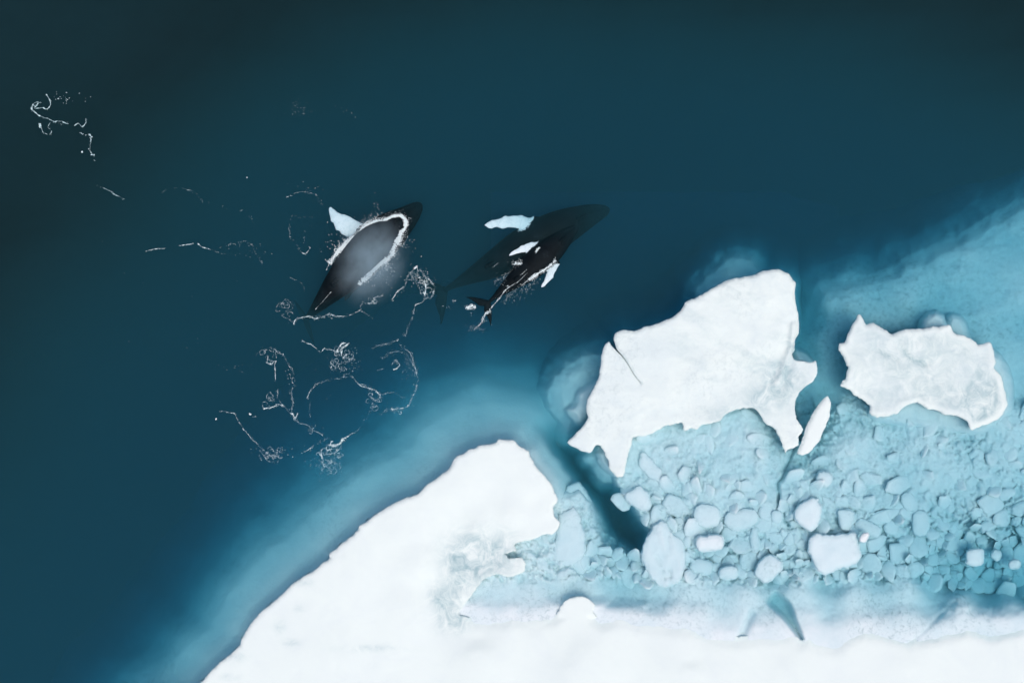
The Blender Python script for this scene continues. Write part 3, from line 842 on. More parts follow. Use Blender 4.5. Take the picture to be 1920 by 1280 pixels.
def whale(name, length, spine, flippers, voxel, label, fluke=True, fluke_span=.31, bank=0.0, girth=1.0):
    spine = [np.array(p, float) for p in spine]
    B = np.array(BODY)
    parts = []   # (verts, faces, pale)
    def frame(t):
        p = spline_at(spine, [t])[0]
        q = spline_at(spine, [min(t + .01, 1)])[0]; o_ = spline_at(spine, [max(t - .01, 0)])[0]
        f = o_ - q; f /= np.linalg.norm(f)                     # forward
        up = np.array([0, 0, 1.0]); lf = np.cross(up, f); lf /= np.linalg.norm(lf); up = np.cross(f, lf)
        if bank:
            c_, s_ = math.cos(bank), math.sin(bank)
            lf, up = lf * c_ + up * s_, up * c_ - lf * s_
        return p, f, lf, up
    # body
    ts = np.concatenate([np.linspace(0, .03, 7), np.linspace(.045, 1, 62)])
    nseg = 40; verts = []; faces = []
    for t in ts:
        p, f, lf, up = frame(t)
        hw, tp, bt = (np.interp(t, B[:, 0], B[:, k]) * length for k in (1, 2, 3))
        hw *= girth
        for a in range(nseg):
            th = 2 * math.pi * a / nseg
            c_, s_ = math.cos(th), math.sin(th)
            ex = .92
            yy = math.copysign(abs(c_) ** ex, c_) * hw
            hh = tp if s_ > 0 else -bt
            zz = math.copysign(abs(s_) ** ex, s_) * hh
            if s_ > 0 and .03 < t < .2:      # ridge along the rostrum and the splash guard before the blowholes
                zz += length * .007 * math.exp(-(yy / (.010 * length)) ** 2) * (1 if t < .15 else 2.4)
                if t > .165: zz -= length * .006 * math.exp(-(abs(yy) - .012 * length) ** 2 / (.006 * length) ** 2) * math.exp(-((t - .185) / .012) ** 2) * 2.2
            if t > .55 and t < .93 and s_ > .8:   # knuckled keel to the tail
                zz += length * .0012 * (1 + math.sin(t * 160)) * (s_ - .8) * 5
            verts.append(p + lf * yy + up * zz)
    for i in range(len(ts) - 1):
        for a in range(nseg):
            b_ = (a + 1) % nseg
            faces.append((i * nseg + a, i * nseg + b_, (i + 1) * nseg + b_, (i + 1) * nseg + a))
    faces.append(tuple(range(nseg))[::-1]); faces.append(tuple((len(ts) - 1) * nseg + a for a in range(nseg)))
    parts.append((verts, faces, 0.0))
    # rows of tubercles on the rostrum
    def blob(c, r_, flat, f, lf, up):
        vv, ff = [], []
        for i in range(5):
            ph = -math.pi / 2 + math.pi * i / 4
            for a in range(8):
                th = math.pi * a / 4
                vv.append(c + (f * math.cos(th) + lf * math.sin(th)) * r_ * max(math.cos(ph), .05) + up * math.sin(ph) * r_ * flat)
        for i in range(4):
            for a in range(8):
                b_ = (a + 1) % 8
                ff.append((i * 8 + a, i * 8 + b_, (i + 1) * 8 + b_, (i + 1) * 8 + a))
        ff.append(tuple(range(8))[::-1]); ff.append(tuple(32 + a for a in range(8)))
        return vv, ff
    for t in np.arange(.03, .16, .022):
        p, f, lf, up = frame(t)
        hw, tp = np.interp(t, B[:, 0], B[:, 1]) * length, np.interp(t, B[:, 0], B[:, 2]) * length
        for sgn in (-1, 1):
            parts.append((*blob(p + lf * sgn * hw * .62 + up * tp * .74, .008 * length, .9, f, lf, up), 0.0))
    # dorsal fin: low hump, hooked back
    p, f, lf, up = frame(.64)
    tp = np.interp(.64, B[:, 0], B[:, 2]) * length
    prof = [(.060, -.012), (.035, .004), (.012, .020), (-.008, .031), (-.020, .030), (-.016, .016), (-.022, .004), (-.032, -.012)]
    vv, ff = [], []
    for sgn in (-1, 0, 1):
        for (a, h_) in prof:
            w_ = .010 * length * (1 if h_ < .01 else .45) * sgn
            vv.append(p + f * a * length + up * (tp + h_ * length) + lf * w_)
    n = len(prof)
    for q in range(2):
        for i in range(n):
            ff.append((q * n + i, q * n + (i + 1) % n, (q + 1) * n + (i + 1) % n, (q + 1) * n + i))
    ff.append(tuple(range(n))[::-1]); ff.append(tuple(2 * n + i for i in range(n)))
    parts.append((vv, ff, 0.0))
    # flippers: long blade with a knobbed leading edge
    for (root, tip, lead, chord, pale) in flippers:
        root, tip = np.array(root, float), np.array(tip, float)
        ax = tip - root; Lf = np.linalg.norm(ax); ax /= Lf
        up = np.array([0, 0, 1.0]); ch = np.cross(up, ax); ch /= np.linalg.norm(ch); ch *= lead; nm = np.cross(ax, ch)
        prof = [(0, .62, .50), (.08, .56, .52), (.2, .52, .55), (.33, .56, .55), (.46, .50, .52), (.58, .50, .46), (.70, .42, .38), (.80, .38, .32), (.88, .31, .25), (.95, .20, .16), (1.0, .06, .05)]
        vv, ff = [], []
        us = np.linspace(0, 1, 30); nsg = 16
        for u in us:
            le = np.interp(u, [q[0] for q in prof], [q[1] for q in prof]) * chord
            te = np.interp(u, [q[0] for q in prof], [q[2] for q in prof]) * chord
            le += chord * .13 * float(vnoise(u * 13 + root[0], lead * 3.3, 8)) * (1 - u * .5)
            te += chord * .10 * float(vnoise(u * 9, root[1] + 2, 9))
            bow = -ch * (u - .35) ** 2 * chord * .9
            th_ = chord * (.17 * (1 - u) + .075)
            c0 = root + ax * Lf * u + bow + np.array([0, 0, 1.0]) * 0.10 * chord * math.sin(u * math.pi)
            for a in range(nsg):
                an = 2 * math.pi * a / nsg
                cc = math.cos(an); w_ = (le if cc > 0 else te) * cc
                vv.append(c0 + ch * w_ + nm * math.sin(an) * th_ * .8)
        for i in range(len(us) - 1):
            for a in range(nsg):
                b_ = (a + 1) % nsg
                ff.append((i * nsg + a, i * nsg + b_, (i + 1) * nsg + b_, (i + 1) * nsg + a))
        ff.append(tuple(range(nsg))[::-1]); ff.append(tuple((len(us) - 1) * nsg + a for a in range(nsg)))
        parts.append((vv, ff, [pale * float(sstep(-.02, .20, u)) for u in us for _a in range(nsg)]))
    # flukes: two swept blades meeting at a notch
    if fluke:
        p, f, lf, up = frame(.965)
        for sgn in (-1, 1):
            vv, ff = [], []; us = np.linspace(0, 1, 22); nsg = 14
            half = fluke_span * length / 2
            for u in us:
                lead_x = np.interp(u, [0, .15, .4, .7, .9, 1], [.030, .018, -.012, -.052, -.086, -.108]) * length
                trail_x = np.interp(u, [0, .06, .2, .45, .7, .9, 1], [-.034, -.050, -.070, -.078, -.086, -.100, -.112]) * length
                trail_x += .0022 * length * math.sin(u * 40)
                cx_ = (lead_x + trail_x) / 2; hw_ = max((lead_x - trail_x) / 2, .002 * length)
                th_ = length * (.011 * (1 - u) + .0045)
                c0 = p + f * cx_ + lf * sgn * (u * half - (.004 * length if u == 0 else 0)) + up * (-.012 * length * u * u)
                for a in range(nsg):
                    an = 2 * math.pi * a / nsg
                    vv.append(c0 + f * math.cos(an) * hw_ + up * math.sin(an) * th_)
            for i in range(len(us) - 1):
                for a in range(nsg):
                    b_ = (a + 1) % nsg
                    ff.append((i * nsg + a, i * nsg + b_, (i + 1) * nsg + b_, (i + 1) * nsg + a))
            ff.append(tuple(range(nsg))[::-1]); ff.append(tuple((len(us) - 1) * nsg + a for a in range(nsg)))
            parts.append((vv, ff, 0.0))
    av, af, pl = [], [], []
    for vv, ff, pv in parts:
        b0 = len(av); av.extend(vv); af.extend([tuple(i + b0 for i in q) for q in ff]); pl.extend(pv if isinstance(pv, list) else [pv] * len(vv))
    tmp = mesh_obj(name + "_shell", av, af, None)
    md = tmp.modifiers.new("r", 'REMESH'); md.mode = 'VOXEL'; md.voxel_size = voxel; md.use_smooth_shade = True
    ms = tmp.modifiers.new("s", 'SMOOTH'); ms.factor = .5; ms.iterations = 3
    dg = bpy.context.evaluated_depsgraph_get()
    me = bpy.data.meshes.new_from_object(tmp.evaluated_get(dg))
    me.name = name
    old = tmp.data
    bpy.data.objects.remove(tmp); bpy.data.meshes.remove(old)
    kd = kdtree.KDTree(len(av))
    for i, v in enumerate(av): kd.insert(Vector(v), i)
    kd.balance()
    at_ = me.attributes.new("pale", 'FLOAT', 'POINT')
    vals = []
    for v in me.vertices:
        near = kd.find_n(v.co, 4)
        vals.append(sum(pl[i] for _, i, _ in near) / 4)
    at_.data.foreach_set("value", vals)
    me.polygons.foreach_set("use_smooth", [True] * len(me.polygons))
    me.materials.clear(); me.materials.append(M_WHALE)
    o = bpy.data.objects.new(name, me); col.objects.link(o)
    # origin at the middle of the spine
    c0 = Vector(spline_at(spine, [.4])[0])
    me.transform(__import__("mathutils").Matrix.Translation(-c0)); o.location = c0
    tag(o, label, "whale", "humpback whales")
    return o

def VP(x, y, z):
    return tuple(V(x, y, z))

# west whale: back out of the water, head and tail stock under
whale("humpback_whale", 12.2,
      [VP(790, 381, -1.25), VP(765, 405, -.88), VP(740, 425, -.63), VP(715, 446, -.52), VP(691, 469, -.48), VP(667, 495, -.50), VP(644, 521, -.56), VP(621, 546, -.66), VP(600, 570, -1.05), VP(583, 589, -2.6), VP(570, 604, -4.6)],
      [(VP(676, 441, -.75), VP(611, 400, -.62), 1, 1.2, 1.0), (VP(712, 482, -1.5), VP(640, 560, -2.6), -1, .8, .0)],
      .055, "humpback whale breaking the surface, its wet dark back ringed by white foam")
# mother: under water, long pale flipper
whale("humpback_whale", 12.9,
      [VP(1143, 392, -2.7), VP(1110, 402, -2.15), VP(1075, 417, -1.65), VP(1040, 434, -1.45), VP(1004, 453, -1.45), VP(968, 472, -1.55), VP(935, 491, -1.75), VP(903, 508, -2.0), VP(873, 523, -2.25), VP(846, 537, -2.45), VP(822, 551, -2.6)],
      [(VP(1010, 419, -1.25), VP(908, 414, -.42), -1, .92, 1.0), (VP(1040, 460, -2.3), VP(960, 505, -3.0), 1, .8, .0)],
      .055, "large humpback whale swimming fully under water beside the calf, one white flipper spread", girth=.9)
# calf on the mother's shoulder
whale("whale_calf", 7.9,
      [VP(1084, 424, -.92), VP(1066, 439, -.74), VP(1047, 456, -.58), VP(1029, 472, -.50), VP(1010, 487, -.46), VP(992, 503, -.44), VP(974, 518, -.42), VP(957, 532, -.38), VP(940, 546, -.36), VP(924, 560, -.36), VP(909, 573, -.36)],
      [(VP(1018, 456, -.50), VP(953, 474, -.2), -1, .52, 1.0), (VP(1043, 488, -.50), VP(1020, 541, -.2), 1, .52, 1.0)],
      .035, "small humpback calf at the surface with two white flippers and dark flukes", fluke_span=.33)

# ------------------------------------------------------------------ foam
class Foam:
    def __init__(s, seed): s.v, s.f, s.r = [], [], np.random.default_rng(seed)
    def dab(s, x, y, r, z, el=1.0, ang=None):
        """a small domed fleck of bubbles; x, y, r in pixels"""
        a0 = s.r.uniform(0, 6.283) if ang is None else ang
        X, Y = W(x, y, z); R = r * S
        b0 = len(s.v); n = 6
        c_, s_ = math.cos(a0), math.sin(a0)
        for i in range(n):
            th = 2 * math.pi * i / n; q = s.r.uniform(.65, 1.25)
            ux, uy = math.cos(th) * q * R * el, math.sin(th) * q * R / el
            s.v.append((X + ux * c_ - uy * s_, Y + ux * s_ + uy * c_, z))
        s.v.append((X, Y, z + R * .6))
        for i in range(n): s.f.append((b0 + i, b0 + (i + 1) % n, b0 + n))
    def ribbon(s, pts, w, z):
        """thin raised thread of bubbles"""
        pts = np.asarray(pts); n = len(pts)
        if n < 2: return
        t = np.gradient(pts, axis=0); t /= np.linalg.norm(t, axis=1, keepdims=True) + 1e-9
        nr = np.stack([-t[:, 1], t[:, 0]], 1); b0 = len(s.v)
        for i in range(n):
            wi = w * .48 * s.r.uniform(.25, 1.0) * (0.55 + 1.5 * max(0, float(vnoise(pts[i, 0] * .23, pts[i, 1] * .23, 3)) + .15)) * (0.3 if i in (0, n - 1) else 1)
            for k, h_ in ((-1, 0), (0, .25 * w * S), (1, 0)):
                p = pts[i] + nr[i] * wi * k * .5
                X, Y = W(p[0], p[1], z); s.v.append((X, Y, z + h_))
        for i in range(n - 1):
            for k in (0, 1):
                a = b0 + i * 3 + k
                s.f.append((a, a + 3, a + 4, a + 1))
    def thread(s, pts, w=1.6, spread=3.0, dens=.8, z=.012, wig=3.0, cover=.6, dab=(.22, .62)):
        """a wandering line of foam: broken threads plus scattered flecks"""
        base = catmull(np.array(pts, float), 1.3, closed=False)
        if len(base) < 3: return
        sd = int(s.r.integers(1, 1000))
        q = np.arange(len(base))
        off = np.stack([fbm(base[:, 0] * .09 + sd, base[:, 1] * .09, sd, 4, .65), fbm(base[:, 0] * .09, base[:, 1] * .09 + sd, sd + 5, 4, .65)], 1) * wig
        ln = base + off
        if z < .025: z = z - .13          # bubbles hang in the top of the water
        off2 = np.stack([fbm(base[:, 0] * .13 + sd, base[:, 1] * .13 + 9, sd + 31, 3, .6), fbm(base[:, 0] * .13 + 5, base[:, 1] * .13 + sd, sd + 37, 3, .6)], 1) * (wig * .6 + spread * 1.2)
        ln2 = base + off2; g2 = fbm(np.arange(len(base)) * .13 + sd * 7.1, np.zeros(len(base)) + sd + 3, sd + 41, 3, .7) * .75 + .5
        run = []
        for i in range(len(ln2)):
            on = g2[i] > 1.02 - cover * .75
            if on: run.append(i)
            if (not on or i == len(ln2) - 1) and run:
                if len(run) > 3: s.ribbon(ln2[run], w * .55, z)
                run = []
        gate = fbm(q * .11 + sd * 3.3, q * 0 + sd, sd + 9, 4, .7) * .75 + .5
        thr = (1 - cover) * 1.15
        run = []
        for i in range(len(ln)):
            if gate[i] > thr * .8: run.append(i)
            if (gate[i] <= thr * .8 or i == len(ln) - 1) and run:
                if len(run) > 2: s.ribbon(ln[run], w * (.6 + .8 * float(gate[run].max() - thr)), z)
                run = []
        m_ = int(len(ln) * dens * 1.0)
        for i in s.r.integers(0, len(ln), m_):
            amt = max(0.12, (gate[i] - thr * .6) * 2)
            p = ln[i] + s.r.normal(0, 1, 2) * spread * (.4 + .6 * s.r.random())
            s.dab(p[0], p[1], s.r.uniform(*dab) * (.5 + .6 * min(amt, 1)), z, s.r.uniform(.8, 1.5))
    def rope(s, pts, width, per_px=2.2, z=.03, out=.35, r=(.35, 1.5)):
        """thick crumbling rim of white water, ragged towards the outside"""
        ln = catmull(np.array(pts, float), 1.0, closed=False)
        t = np.gradient(ln, axis=0); t /= np.linalg.norm(t, axis=1, keepdims=True) + 1e-9
        nr = np.stack([t[:, 1], -t[:, 0]], 1)
        for i in s.r.integers(0, len(ln), int(len(ln) * per_px * width * .5)):
            wl_ = width * (.25 + .95 * abs(float(vnoise(ln[i, 0] * .055, ln[i, 1] * .055, 77))) + .45 * abs(float(vnoise(ln[i, 0] * .25, ln[i, 1] * .25, 78))))
            o_ = s.r.normal(out, .6) if s.r.random() < .8 else s.r.exponential(1.6)
            p = ln[i] + nr[i] * o_ * wl_
            s.dab(p[0], p[1], s.r.uniform(*r) * (1.1 if abs(o_) < .8 else .55), z * (1 if abs(o_) < .8 else .5), s.r.uniform(.8, 1.5))
    def net(s, cx, cy, rx, ry, cells=10, w=1.2, z=.012, keep=.6):
        """lacy mesh of foam: edges between bubble cells"""
        pts = []
        for _ in range(cells):
            for _t in range(40):
                a, b_ = s.r.uniform(-1, 1, 2)
                if a * a + b_ * b_ < 1:
                    pts.append((cx + a * rx, cy + b_ * ry)); break
        for (x, y) in pts:
            R = min(rx, ry) / math.sqrt(cells) * s.r.uniform(.7, 1.25)
            a0, a1 = s.r.uniform(0, 6.28), s.r.uniform(2.2, 6.0)
            if z > -.05: z = z - .13
            th = np.linspace(a0, a0 + a1, 12)
            rr = R * (1 + .35 * vnoise(th * 1.6, th * 0 + x, 5))
            ln = np.stack([x + rr * np.cos(th) * 1.15, y + rr * np.sin(th)], 1)
            if s.r.random() < keep + .25: s.ribbon(ln, w * s.r.uniform(.6, 1.2), z)
            for _k in range(2):
                i = s.r.integers(0, 12); s.dab(*ln[i], s.r.uniform(.25, .65), z)
    def spray(s, cx, cy, rx, ry, n, z=.012, r=(.3, .9)):
        for _ in range(int(n * .6)):
            a = s.r.normal(0, .5, 2); s.dab(cx + a[0] * rx, cy + a[1] * ry, s.r.uniform(*r) * .72, z - (.06 if z < .03 else 0), s.r.uniform(.8, 1.4))
    def build(s, label):
        o = mesh_obj("sea_foam", s.v, s.f, M_FOAM, smooth=False)
        tag(o, label, "foam", kind="stuff")
        return o

# far west curl
F = Foam(1); zf = -.22
F.thread([(78,192),(70,192),(61,197),(59,205),(67,211),(78,219),(89,222),(101,227),(114,228),(128,232)], 3.2, 1.2, .5, zf, 2, .8)
F.thread([(64,203),(72,203),(82,203),(89,205),(95,196),(92,186),(87,177)], 3.6, 1.2, .5, zf, 2, .85)
F.thread([(62,196),(66,200),(72,194)], 5, 1.5, 1, zf, 1, .95)
F.thread([(76,231),(73,238),(79,242),(82,249),(93,253),(97,246),(90,239),(95,231)], 3.0, 1.2, .5, zf, 2, .75)
F.thread([(73,232),(78,240)], 5, 1.5, 1, zf, 1, .95)
F.thread([(139,236),(147,231),(154,238),(161,230),(161,222)], 2.6, 1.0, .5, zf, 1.5, .8)
F.spray(125, 184, 34, 14, 45, zf, (.5, 1.4)); F.spray(115, 232, 30, 8, 18, zf)
F.thread([(151,249),(170,255),(168,280),(176,292),(176,305)], 1.6, 1.6, .5, zf, 3, .5, (.6, 1.6))
F.dab(154, 285, 2, zf)
F.thread([(181,348),(193,352),(207,358),(214,364),(234,373)], 2.0, 1.2, .5, zf, 2, .65)
F.build("curled patch of dull foam by the western picture edge")
# long thin streaks west
F = Foam(2)
F.thread([(273,471),(292,467),(309,466)], 2.0, .7, .8, .012, 1, .9)
F.thread([(335,461),(347,459),(364,456)], 2.6, 1.0, .9, .012, 1.2, .9)
F.thread([(371,456),(379,463),(393,467)], 2.6, .8, .7, .012, 1, .9)
F.thread([(393,467),(408,472),(423,478)], 1.2, 1.2, .6, -.05, 1.5, .6)
F.thread([(429,458),(445,456),(457,453),(470,455),(476,467),(486,482),(490,492)], 1.6, 2.2, .8, -.03, 3, .45)
F.thread([(301,363),(325,350),(362,359),(382,377),(426,389),(457,397),(470,408),(478,428)], .9, 2.2, .22, -.15, 4, .25)
F.spray(450, 470, 60, 22, 40, -.1, (.3, .7))
F.build("long thin foam streak west of the surfacing whale")
# loops beyond the flipper
F = Foam(3)
F.thread([(548,405),(542,424),(545,446),(557,461),(567,474),(576,472),(582,464),(575,462)], 1.2, 1.2, .6, .01, 2, .45)
F.thread([(566,474),(572,476),(578,471)], 2.4, .8, 1, .012, 1, .9)
F.thread([(548,405),(564,408),(589,408),(582,425),(572,433),(570,455)], .9, 1.3, .35, -.08, 3, .3)
F.thread([(536,371),(564,358),(576,361),(592,366),(598,377),(603,385)], 1.4, 1.8, .7, .01, 3, .45)
F.spray(575, 352, 30, 8, 18, .01, (.3, .8))
F.thread([(564,182),(557,196),(551,207),(571,210),(582,214)], .9, 4, .6, -.2, 3, .2)
F.spray(630, 205, 90, 20, 18, -.2, (.3, .7)); F.spray(560, 205, 30, 14, 30, -.2, (.3, .9))
F.build("faint beaded foam loop west of the white flipper")
# ring of foam around the surfacing back
F = Foam(4)
ring = [(618,494),(632,475),(645,462),(663,446),(676,437),(684,425),(700,419),(717,416),(728,410),(741,405),(753,405),(760,416),(759,427),(750,437),(746,448),(738,462),(736,472),(728,483),(715,490),(702,501),(691,514),(680,525),(673,533)]
F.rope(ring, 4.2, 2.6)
F.rope(ring[1:9], 6.0, 2.6); F.rope(ring[8:14], 5.0, 2.6); F.rope(ring[15:22], 6.5, 2.6, out=.5)
F.thread([(612,506),(618,494),(626,482)], 2.0, .8, .8, .02, 1.0, .8)
F.rope([(724,487),(712,494),(700,502)], 8, 2.4, out=.6); F.rope([(750,437),(747,447),(742,456)], 7, 2.2, out=.6)
F.thread([(624,483),(638,463),(652,450),(664,438),(680,423),(698,413)], 1.4, 2.6, 1.6, .012, 2.5, .5)
F.thread([(678,424),(684,419),(692,415),(702,413)], 2.0, 2, 1.4, .012, 3, .7)
F.thread([(591,580),(600,570),(606,564),(612,556),(621,547)], 1.6, .5, .5, .40, .8, .8)
F.spray(716, 505, 22, 12, 150, .012, (.3, .8)); F.spray(752, 448, 10, 16, 60, .012, (.3, .8)); F.spray(690, 418, 26, 10, 60, .012, (.3, .8))
F.build("bright white foam collar around the surfacing whale's back")
# wake below the surfacing whale
F = Foam(5)
F.thread([(550,608),(557,597),(584,593),(590,597),(603,595),(617,590),(634,593),(649,591),(665,586),(676,582)], 2.0, 1.8, 1.0, .012, 3, .65)
F.thread([(676,582),(677,569),(693,568),(706,567),(702,558),(718,554)], 1.6, 2.0, 1.0, .012, 3.5, .6)
F.thread([(584,593),(590,597)], 4, 1.5, 2, .012, 1, .95)
F.thread([(678,583),(690,590),(700,596)], 1.0, 1.6, .7, .012, 2, .45)
F.net(700, 563, 18, 8, 8, 1.1); F.net(612, 593, 22, 5, 7, 1.1)
F.net(536, 578, 14, 14, 8, 1.0, -.05); F.thread([(520,571),(530,575),(549,569),(545,580),(530,590),(550,604)], 1.0, 2.4, .8, .01, 3, .4)
F.thread([(540,517),(552,523),(566,530),(570,545)], .9, 1.6, .5, -.03, 2, .3)
F.build("foam wake trailing below the surfacing whale's tail")
# swirl between the whales
F = Foam(6)
F.thread([(735,563),(743,549),(757,538),(765,518),(779,501),(787,508),(803,523),(812,534),(812,547),(805,560),(796,551),(798,536),(792,520)], 1.8, 2.2, 1.3, .012, 3, .65)
F.thread([(735,563),(743,549),(757,538)], 2.2, .8, .9, .012, 1.5, .9)
F.net(786, 520, 20, 16, 16, 1.2); F.net(801, 543, 12, 18, 14, 1.3); F.spray(790, 525, 24, 24, 130, .012, (.4, 1.2))
F.thread([(795,528),(798,538),(797,552)], 3.2, 1.6, 1.4, .012, 2, .85); F.thread([(776,504),(781,499),(784,508)], 4, 1.5, 2, .012, 1, .9)
F.thread([(795,564),(778,573),(776,586),(772,599),(765,610),(759,628)], 1.5, 2.2, 1.0, .012, 3, .5)
F.build("hooked swirl of speckled foam between the two adult whales")
# calf wash
F = Foam(7)
F.thread([(1011,463),(1003,478),(992,491),(984,499),(979,506)], 3.0, 1.8, 2.0, .03, 1.5, .9)
F.thread([(1011,463),(1006,472),(1000,482),(992,490)], 3.5, 1.5, 1.5, .03, 1, .95)
F.rope([(1008,466),(1003,478),(992,491),(984,499)], 3.6, 2.4, .03, -.3, (.3, 1.1)); F.rope([(990,493),(978,495),(966,493)], 5.0, 2.2, .02, 0, (.3, 1.0)); F.rope([(1040,487),(1030,498),(1019,506),(1003,516),(992,522)], 3.4, 2.4, .03, .5, (.3, 1.1)); F.rope([(1006,513),(998,519),(992,523)], 5.0, 2.2, .03, .5, (.3, 1.0))
F.rope([(891,575),(884,573),(876,577)], 4.5, 2.6, .02, 0, (.4, 1.3)); F.rope([(919,583),(911,586),(907,595),(902,604)], 2.8, 1.8, .02, 0, (.3, .9))
F.thread([(962,494),(972,495),(980,497),(988,494)], 4.5, 4.0, 3.5, .02, 2, .9)
F.thread([(979,506),(965,506),(952,512),(941,522),(927,529)], 1.7, 2.4, 1.4, .015, 3, .6)
F.thread([(986,504),(975,510),(967,520),(952,535),(940,534)], 1.6, 2.0, 1.2, .03, 3, .65)
F.thread([(1043,482),(1039,488),(1036,493)], 2.2, 1.0, 1.4, .03, 1.5, .85)
F.thread([(1036,493),(1019,506),(1003,516),(992,522),(979,535)], 2.4, 2.0, 2.0, .03, 1.5, .85)
F.thread([(1008,512),(1000,518),(994,522)], 5, 3, 3, .03, 1.5, .95)
F.thread([(988,512),(980,520),(973,527),(968,531)], 1.8, .5, .5, .20, 1.0, .95)
F.thread([(968,531),(952,539),(944,548),(937,558),(924,573),(918,582),(920,588)], 2.0, 1.2, .9, .04, 1.8, .8)
F.thread([(965,545),(956,550),(950,560),(946,565)], 1.5, 2, 1.2, .015, 2, .6)
F.spray(978, 540, 26, 14, 150, .015, (.3, .8)); F.spray(945, 525, 22, 12, 60, .015, (.3, .7)); F.spray(960, 556, 24, 12, 70, .015, (.3, .7)); F.spray(975, 492, 14, 6, 120, .015, (.3, .9))
F.thread([(920,584),(915,588),(910,586)], 3.5, 1.5, 2, .02, 1.5, .9)
F.thread([(910,586),(907,594),(903,603),(897,611),(889,617)], 2.0, 1.8, 1.4, .015, 2, .75); F.spray(892, 617, 20, 8, 70, .012, (.3, .7))
F.thread([(873,577),(880,573),(886,573),(892,576),(884,578),(875,578)], 4.0, 1.8, 3, .02, 1, .95)
F.thread([(848,563),(851,565),(854,563)], 2.2, 1.0, 2, .012, .5, .95); F.spray(838, 575, 18, 10, 10, .012, (.4, .7))
F.thread([(988,505),(975,516)], 1.3, .6, .5, .2, 1, .8); F.thread([(924,501),(934,493)], 1.5, .4, .3, .0, .5, .95)
F.build("foamy wash along the calf's flanks and flukes")
# the ring and webs south of the whales
F = Foam(8)
F.thread([(566,640),(580,645),(590,651),(600,660),(607,654),(620,656),(632,660),(641,654),(654,644)], 2.6, 1.6, 1.2, .012, 2.5, .75)
F.thread([(632,660),(640,645),(654,643),(642,652),(640,662)], 3.2, 1.4, 1.5, .012, 2, .9)
F.net(645, 662, 26, 18, 20, 1.3); F.net(636, 683, 16, 14, 12, 1.1); F.spray(645, 675, 34, 26, 110, .012, (.3, .8)); F.thread([(660,680),(662,692),(655,700),(640,704)], .9, 1.5, .6, .01, 3, .4)
F.build("knotted web of foam above the foam ring")
F = Foam(9)
F.thread([(575,747),(580,736),(592,721)], 2.0, 1.0, .8, .012, 1.5, .75)
F.thread([(592,721),(610,714),(630,710),(645,707),(662,706),(671,719)], 1.2, 1.6, .8, .012, 2.5, .5)
F.thread([(671,719),(680,725),(686,722),(676,720)], 3.0, 1.4, 1.5, .012, 2, .85)
F.thread([(680,725),(700,730),(714,742),(702,752),(695,762),(700,768)], 2.2, 2.4, 1.4, .012, 3, .65); F.net(701, 748, 12, 18, 10, 1.2)
F.thread([(695,762),(691,777),(682,790),(676,801),(662,812),(652,819)], 1.0, 1.8, .35, .012, 2, .3)
F.thread([(665,811),(658,814),(650,819)], 2.0, 1.0, 1, .012, 1.5, .8)
F.thread([(650,819),(642,822),(640,830),(630,834),(620,834),(622,826)], 4.0, 1.8, 2, .012, 2.5, .85)
F.thread([(605,816),(587,805),(577,797),(560,792),(552,785),(545,775)], 1.8, 2.0, 1.2, .012, 2.5, .6)
F.thread([(542,773),(548,776),(553,783),(558,775)], 4.2, 1.4, 1.6, .012, 1.5, .85)
F.thread([(545,775),(530,760),(520,745),(521,732)], 1.4, 1.4, .8, .012, 2.5, .5)
F.thread([(582,785),(581,770),(581,755),(576,745)], 1.3, 1.0, .5, .012, 1, .4); F.net(585, 803, 9, 7, 5, 1.2)
F.build("wide open ring of foam south of the whales")
F = Foam(10)
F.thread([(481,666),(492,657),(512,654),(530,666),(540,680),(550,700),(552,717),(547,735),(549,755),(546,772)], 1.3, 2.0, 1.0, .012, 2.5, .45)
F.thread([(502,667),(501,680),(508,682),(515,677)], 2.2, 1.6, 1.2, .012, 2, .75); F.net(505, 668, 18, 12, 10, 1.0)
F.thread([(511,678),(518,677),(515,684),(516,695),(517,712)], 3.0, .8, .8, .012, 1.2, .85)
F.thread([(494,766),(505,764),(520,759)], 3.0, 1.8, 2, .012, 2, .85); F.net(508, 752, 16, 12, 7, .9); F.thread([(523,757),(535,762)], 1.4, 2, 1, .012, 2, .6)
F.dab(469, 776, 2.3, .012); F.thread([(473,781),(480,780)], 1.2, .8, .6, .012, 1, .7); F.dab(405, 785, 2.0, .012, 1.3, 1.5); F.spray(455, 690, 60, 14, 22, .0, (.3, .7))
F.spray(545, 712, 8, 30, 40, .012, (.3, .9)); F.spray(372, 640, 20, 40, 8, .0, (.3, .7))
F.build("mushroom shaped curl of foam west of the foam ring")
F = Foam(11)
F.thread([(414,770),(428,773),(440,775),(447,790),(457,805)], 1.4, 1.0, .8, .012, 2, .6)
F.thread([(455,803),(465,815),(472,822)], 2.2, 1.0, 1, .012, 2, .8)
F.thread([(472,822),(480,830),(490,840),(502,852),(517,852),(530,845)], 1.5, 2.4, 1.2, .012, 3, .5); F.spray(508, 850, 26, 14, 130, .012, (.4, 1.1))
F.thread([(488,843),(497,858),(508,866),(522,864)], .9, 1.6, .8, .012, 2.5, .4); F.net(512, 850, 18, 10, 10, .9)
F.build("slanting foam tail at the south west of the foam group")
F = Foam(12)
F.thread([(570,847),(577,843),(587,836),(605,825),(618,822)], 1.6, 2.2, 1.2, .012, 3, .6)
F.thread([(618,832),(626,836),(636,832),(642,822),(646,826)], 4.0, 1.6, 2, .012, 2, .9)
F.thread([(600,850),(605,862),(601,845),(610,838)], 2.0, 1.4, 1.0, .012, 2.5, .7); F.thread([(605,853),(618,850),(630,846),(640,835)], 1.6, 1.6, 1.0, .012, 2.5, .65)
